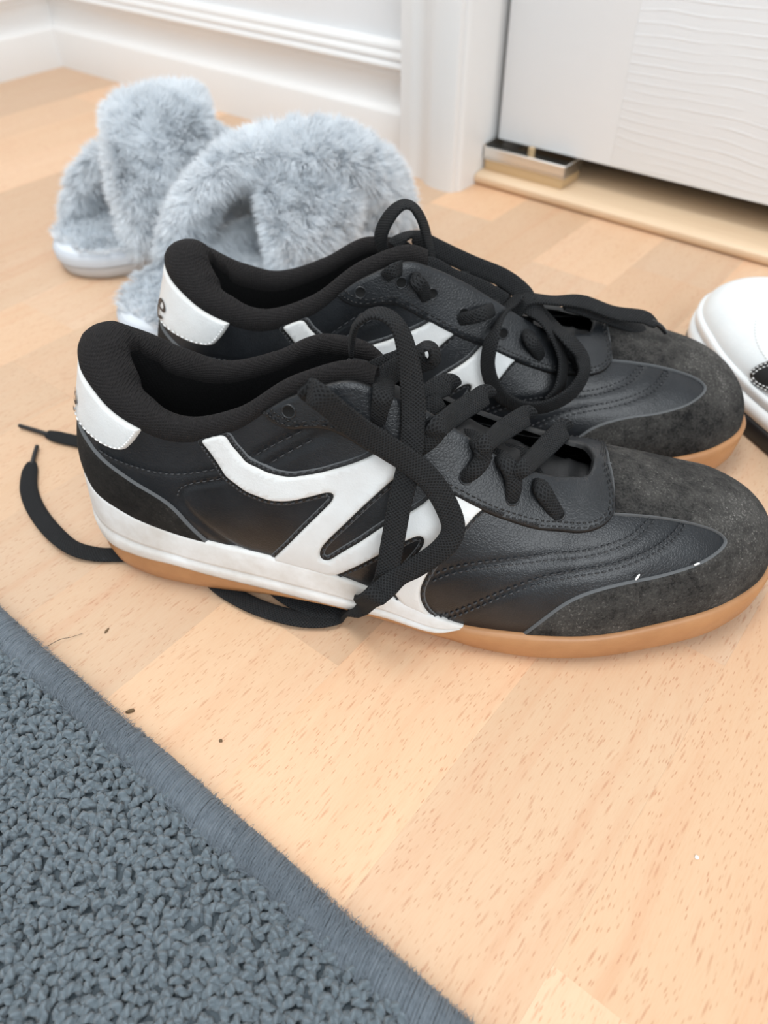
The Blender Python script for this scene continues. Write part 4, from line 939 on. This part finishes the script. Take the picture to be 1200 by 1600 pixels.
def slipper(name, loc, rz, label, seed, fa, fb_, ha=.060, hb=.071):
    root = empty(name, loc, rz); tag(root, label, 'slipper', 'grey fur slippers by the skirting')
    L = .245; yk = np.array([0, .012, .04, .085, .13, .175, .21, .235, .245]); wk = np.array([0, .025, .041, .0465, .044, .041, .039, .024, 0])
    def ring(off, z, n=64):
        t = np.linspace(0, 1, n); y = L*(.5-.5*np.cos(math.pi*t)); w = np.interp(y, yk, wk); w = w + 0
        # round the two ends
        w = np.sqrt(np.maximum(0, np.interp(y, yk, wk**2)))
        P = np.vstack([np.stack([-w, y, 0*y], 1), np.stack([w, y, 0*y], 1)[::-1][1:-1]])
        tan = np.roll(P, -1, 0)-np.roll(P, 1, 0); nn = np.stack([-tan[:, 1], tan[:, 0], 0*tan[:, 0]], 1); nn /= np.linalg.norm(nn, axis=1, keepdims=True)+1e-9
        Q = P + nn*off; Q[:, 2] = z; return Q
    def stack(nm, levels, mat, cap):
        R_ = [ring(o, z) for o, z in levels]; n = len(R_[0]); V = np.vstack(R_); F = [(r*n+i, r*n+(i+1) % n, (r+1)*n+(i+1) % n, (r+1)*n+i) for r in range(len(R_)-1) for i in range(n)]
        if cap: F += [tuple(range(n)), tuple((len(R_)-1)*n+i for i in range(n))[::-1]]
        me = mesh_from(nm, V, F); bm = bmesh.new(); bm.from_mesh(me); bmesh.ops.recalc_face_normals(bm, faces=bm.faces); bm.to_mesh(me); bm.free(); me.set_sharp_from_angle(angle=R(60)); return link(nm, me, root, (mat,))
    stack('sole', [(-.004, 0), (.001, .001), (.0025, .004), (.003, .0085), (.0022, .0095)], M['slipper_rim'], True)
    stack('side_band', [(.0018, .0092), (.0048, .0105), (.0052, .0150), (.0035, .0185), (-.001, .0192)], M['slipper_band'], True)
    fb = stack('footbed', [(.0028, .0180), (.002, .0198), (-.004, .0212), (-.012, .0216)], M['fur_skin'], True)
    rng = np.random.default_rng(seed); m = 30000
    y = rng.uniform(.002, L-.002, m*2); w = np.sqrt(np.interp(y, yk, wk**2)); x = rng.uniform(-.054, .054, m*2); ok = np.abs(x) < w+.003; x, y = x[ok][:m], y[ok][:m]
    P = np.stack([x, y, np.full(len(x), .0212)], 1); N = np.tile([0, 0, 1.0], (len(x), 1)); w = np.sqrt(np.interp(y, yk, wk**2)); N[:, 0] += np.clip((np.abs(x)-w+.006)/.008, 0, 1)*np.sign(x)*.9; N /= np.linalg.norm(N, axis=1, keepdims=True)
    ci = ((x+.06)/.005).astype(int)*60 + (y/.005).astype(int); cd = rng.normal(0, .45, (ci.max()+1, 3))
    lean = np.stack([.8*np.sin(y*55+x*30), -.6 + .6*np.cos(x*90 + y*20), np.full(len(x), -.15)], 1)
    fur_mesh(P, N, .0065, .00075, ci, cd, lean, 'fur', fb, M['fur'])
    strap(root, fa[0], fa[1], .012, ha, .0385, .0220, .0080, 50000, seed+1, .0110)
    strap(root, fb_[1], fb_[0], .012, hb, .0388, .0300, .0085, 62000, seed+2, .0110)
    return root
slipper('fur_slipper', (-.498, .263, 0), R(0), 'pale grey fluffy cross-strap slipper farther from the door, toward the left wall', 21, (.050, .140), (.056, .140), .050, .074)
slipper('fur_slipper', (-.381, .230, 0), R(0), 'pale grey fluffy cross-strap slipper next to the door casing, behind the black shoes', 31, (.076, .208), (.118, .188), .070, .056)

# ---------------------------------------------------------------- white sneaker at the right edge
ws = empty('white_sneaker', (.1203, .2796, .012), R(138), (1, 1, .66)); tag(ws, 'white sneaker with a black side stripe, partly out of view at right', 'shoe')
def build_white(root):
    sh = Shoe(root, 1, False)
    sh.upper(M['white_upper'])
    top = lambda u: bz_of(u)*.55 + .0135; zz = lambda t: (lambda u: (-.0005)*(1-t) + top(u)*t)
    sh.band('midsole', [sh.loop((lambda o: lambda u: o + 0*u)(o), zz(t)) for o, t in [(-.004, 1.0), (.0006, 1.03), (.0022, 1.0), (.0028, .90), (.0026, .66), (.0018, .62), (.0020, .58), (.0040, .54), (.0046, .30), (.0044, .06), (.003, 0)]], (M['white_rubber'],), True, True)
    zb = lambda k: (lambda u: ZB(u)*.5*(1-k/.0180) - .0180 + k)
    sh.band('outsole', [sh.loop((lambda o: lambda u: o + 0*u)(o), zb(k)) for o, k in [(.002, .0180), (.0042, .0174), (.0048, .0120), (.0046, .0040), (.0036, .0010), (.001, 0.0)]], (M['black_rubber'],), True, True)
    build_collar(sh, (M['white_upper'], M['lining'])); build_tongue(sh, M['white_upper'])
    tp = smooth_chain([(.326, .16), (.327, .21), (.333, .29), (.347, .38), (.39, .47), (.46, .56), (.55, .62), (.60, .60), (.58, .50), (.50, .36), (.43, .23), (.385, .15), (.352, .095), (.336, .10), (.326, .16)])
    stripe = sh.patch('side_stripe', tp[:-1], .0012, (M['black_edge'], M['black_edge']), ew=.0010, seam=False)
    q = resample(np.vstack([tp, tp[:1]]), .0012)[:-1]
    sh.stitches([offset_poly(q, -.0016), offset_poly(q, -.0034)], .0013, M['white_thread'], stripe)
    tl = smooth_chain([(.40, .30), (.33, .34), (.27, .42), (.21, .60), (.19, .80), (.185, 1.0)])
    sh.stitches([tl], .0001, M['white_edge'])
build_white(ws)

# ---------------------------------------------------------------- crumbs and fibres on the floor
def crumb(name, loc, size, mat, label, seed, stretch=(1, 1, .6)):
    r = random.Random(seed); bm = bmesh.new(); bmesh.ops.create_icosphere(bm, subdivisions=2, radius=size)
    for v in bm.verts:
        k = 1 + r.uniform(-.28, .28); v.co = Vector((v.co.x*stretch[0]*k, v.co.y*stretch[1]*k, max(-.0, v.co.z*stretch[2]*k + size*stretch[2]*.7)))
    o = bm_obj(name, bm, None, (mat,)); o.location = loc; o.rotation_euler = (0, 0, r.uniform(0, 3)); tag(o, label, 'crumb' if 'crumb' in name else 'speck'); return o
crumb('crumb', (-.1405, .0757, 0), .0007, M['crumb'], 'tiny brown crumb on the pale floor, near the middle of the mat edge', 1)
crumb('crumb', (-.1770, .0625, 0), .0011, M['crumb'], 'olive brown crumb touching the bound edge of the mat', 2, (1.6, .7, .6))
crumb('crumb', (-.2159, .0808, 0), .0009, M['crumb'], 'flat dark crumb on the floor between mat and shoe heel', 3, (1.5, .6, .4))
crumb('crumb', (.0147, .1446, 0), .0007, M['white_crumb'], 'tiny white crumb on the open floor at lower right', 4)
fb = tube('hair', [(-.2285, .0607, .0004), (-.2262, .0655, .0016), (-.2243, .0690, .0010), (-.2225, .0735, .0004)], [.00014, .00012, .00008], None, M['fibre'], 6, 5); tag(fb, 'thin dark hair lying on the floor beside the mat edge', 'hair')
for nm, uv, ln, ang, lab in (('lint', (.2465, .375), .0026, .9, 'white lint fleck stuck above the suede edge on the near shoe'), ('lint', (.168, .410), .0022, .2, 'pale lint fleck near the toe tip of the near shoe')):
    q, nn = surf_n(np.array([uv[0]]), np.array([uv[1]]), -1); q, nn = q[0] + nn[0]*.0018, nn[0]
    t = np.cross(nn, [0, 0, 1.0]); t /= np.linalg.norm(t); b = np.cross(nn, t); d = t*math.cos(ang) + b*math.sin(ang)
    mw = Matrix.Translation(near.location) @ Matrix.Rotation(R(29), 4, 'Z')
    P = [mw @ Vector(q + d*s*ln) for s in (-.5, 0, .5)]
    tag(tube(nm, [tuple(v) for v in P], [.0003, .00045, .0003], None, M['white_crumb'], 4, 6), lab, 'lint')
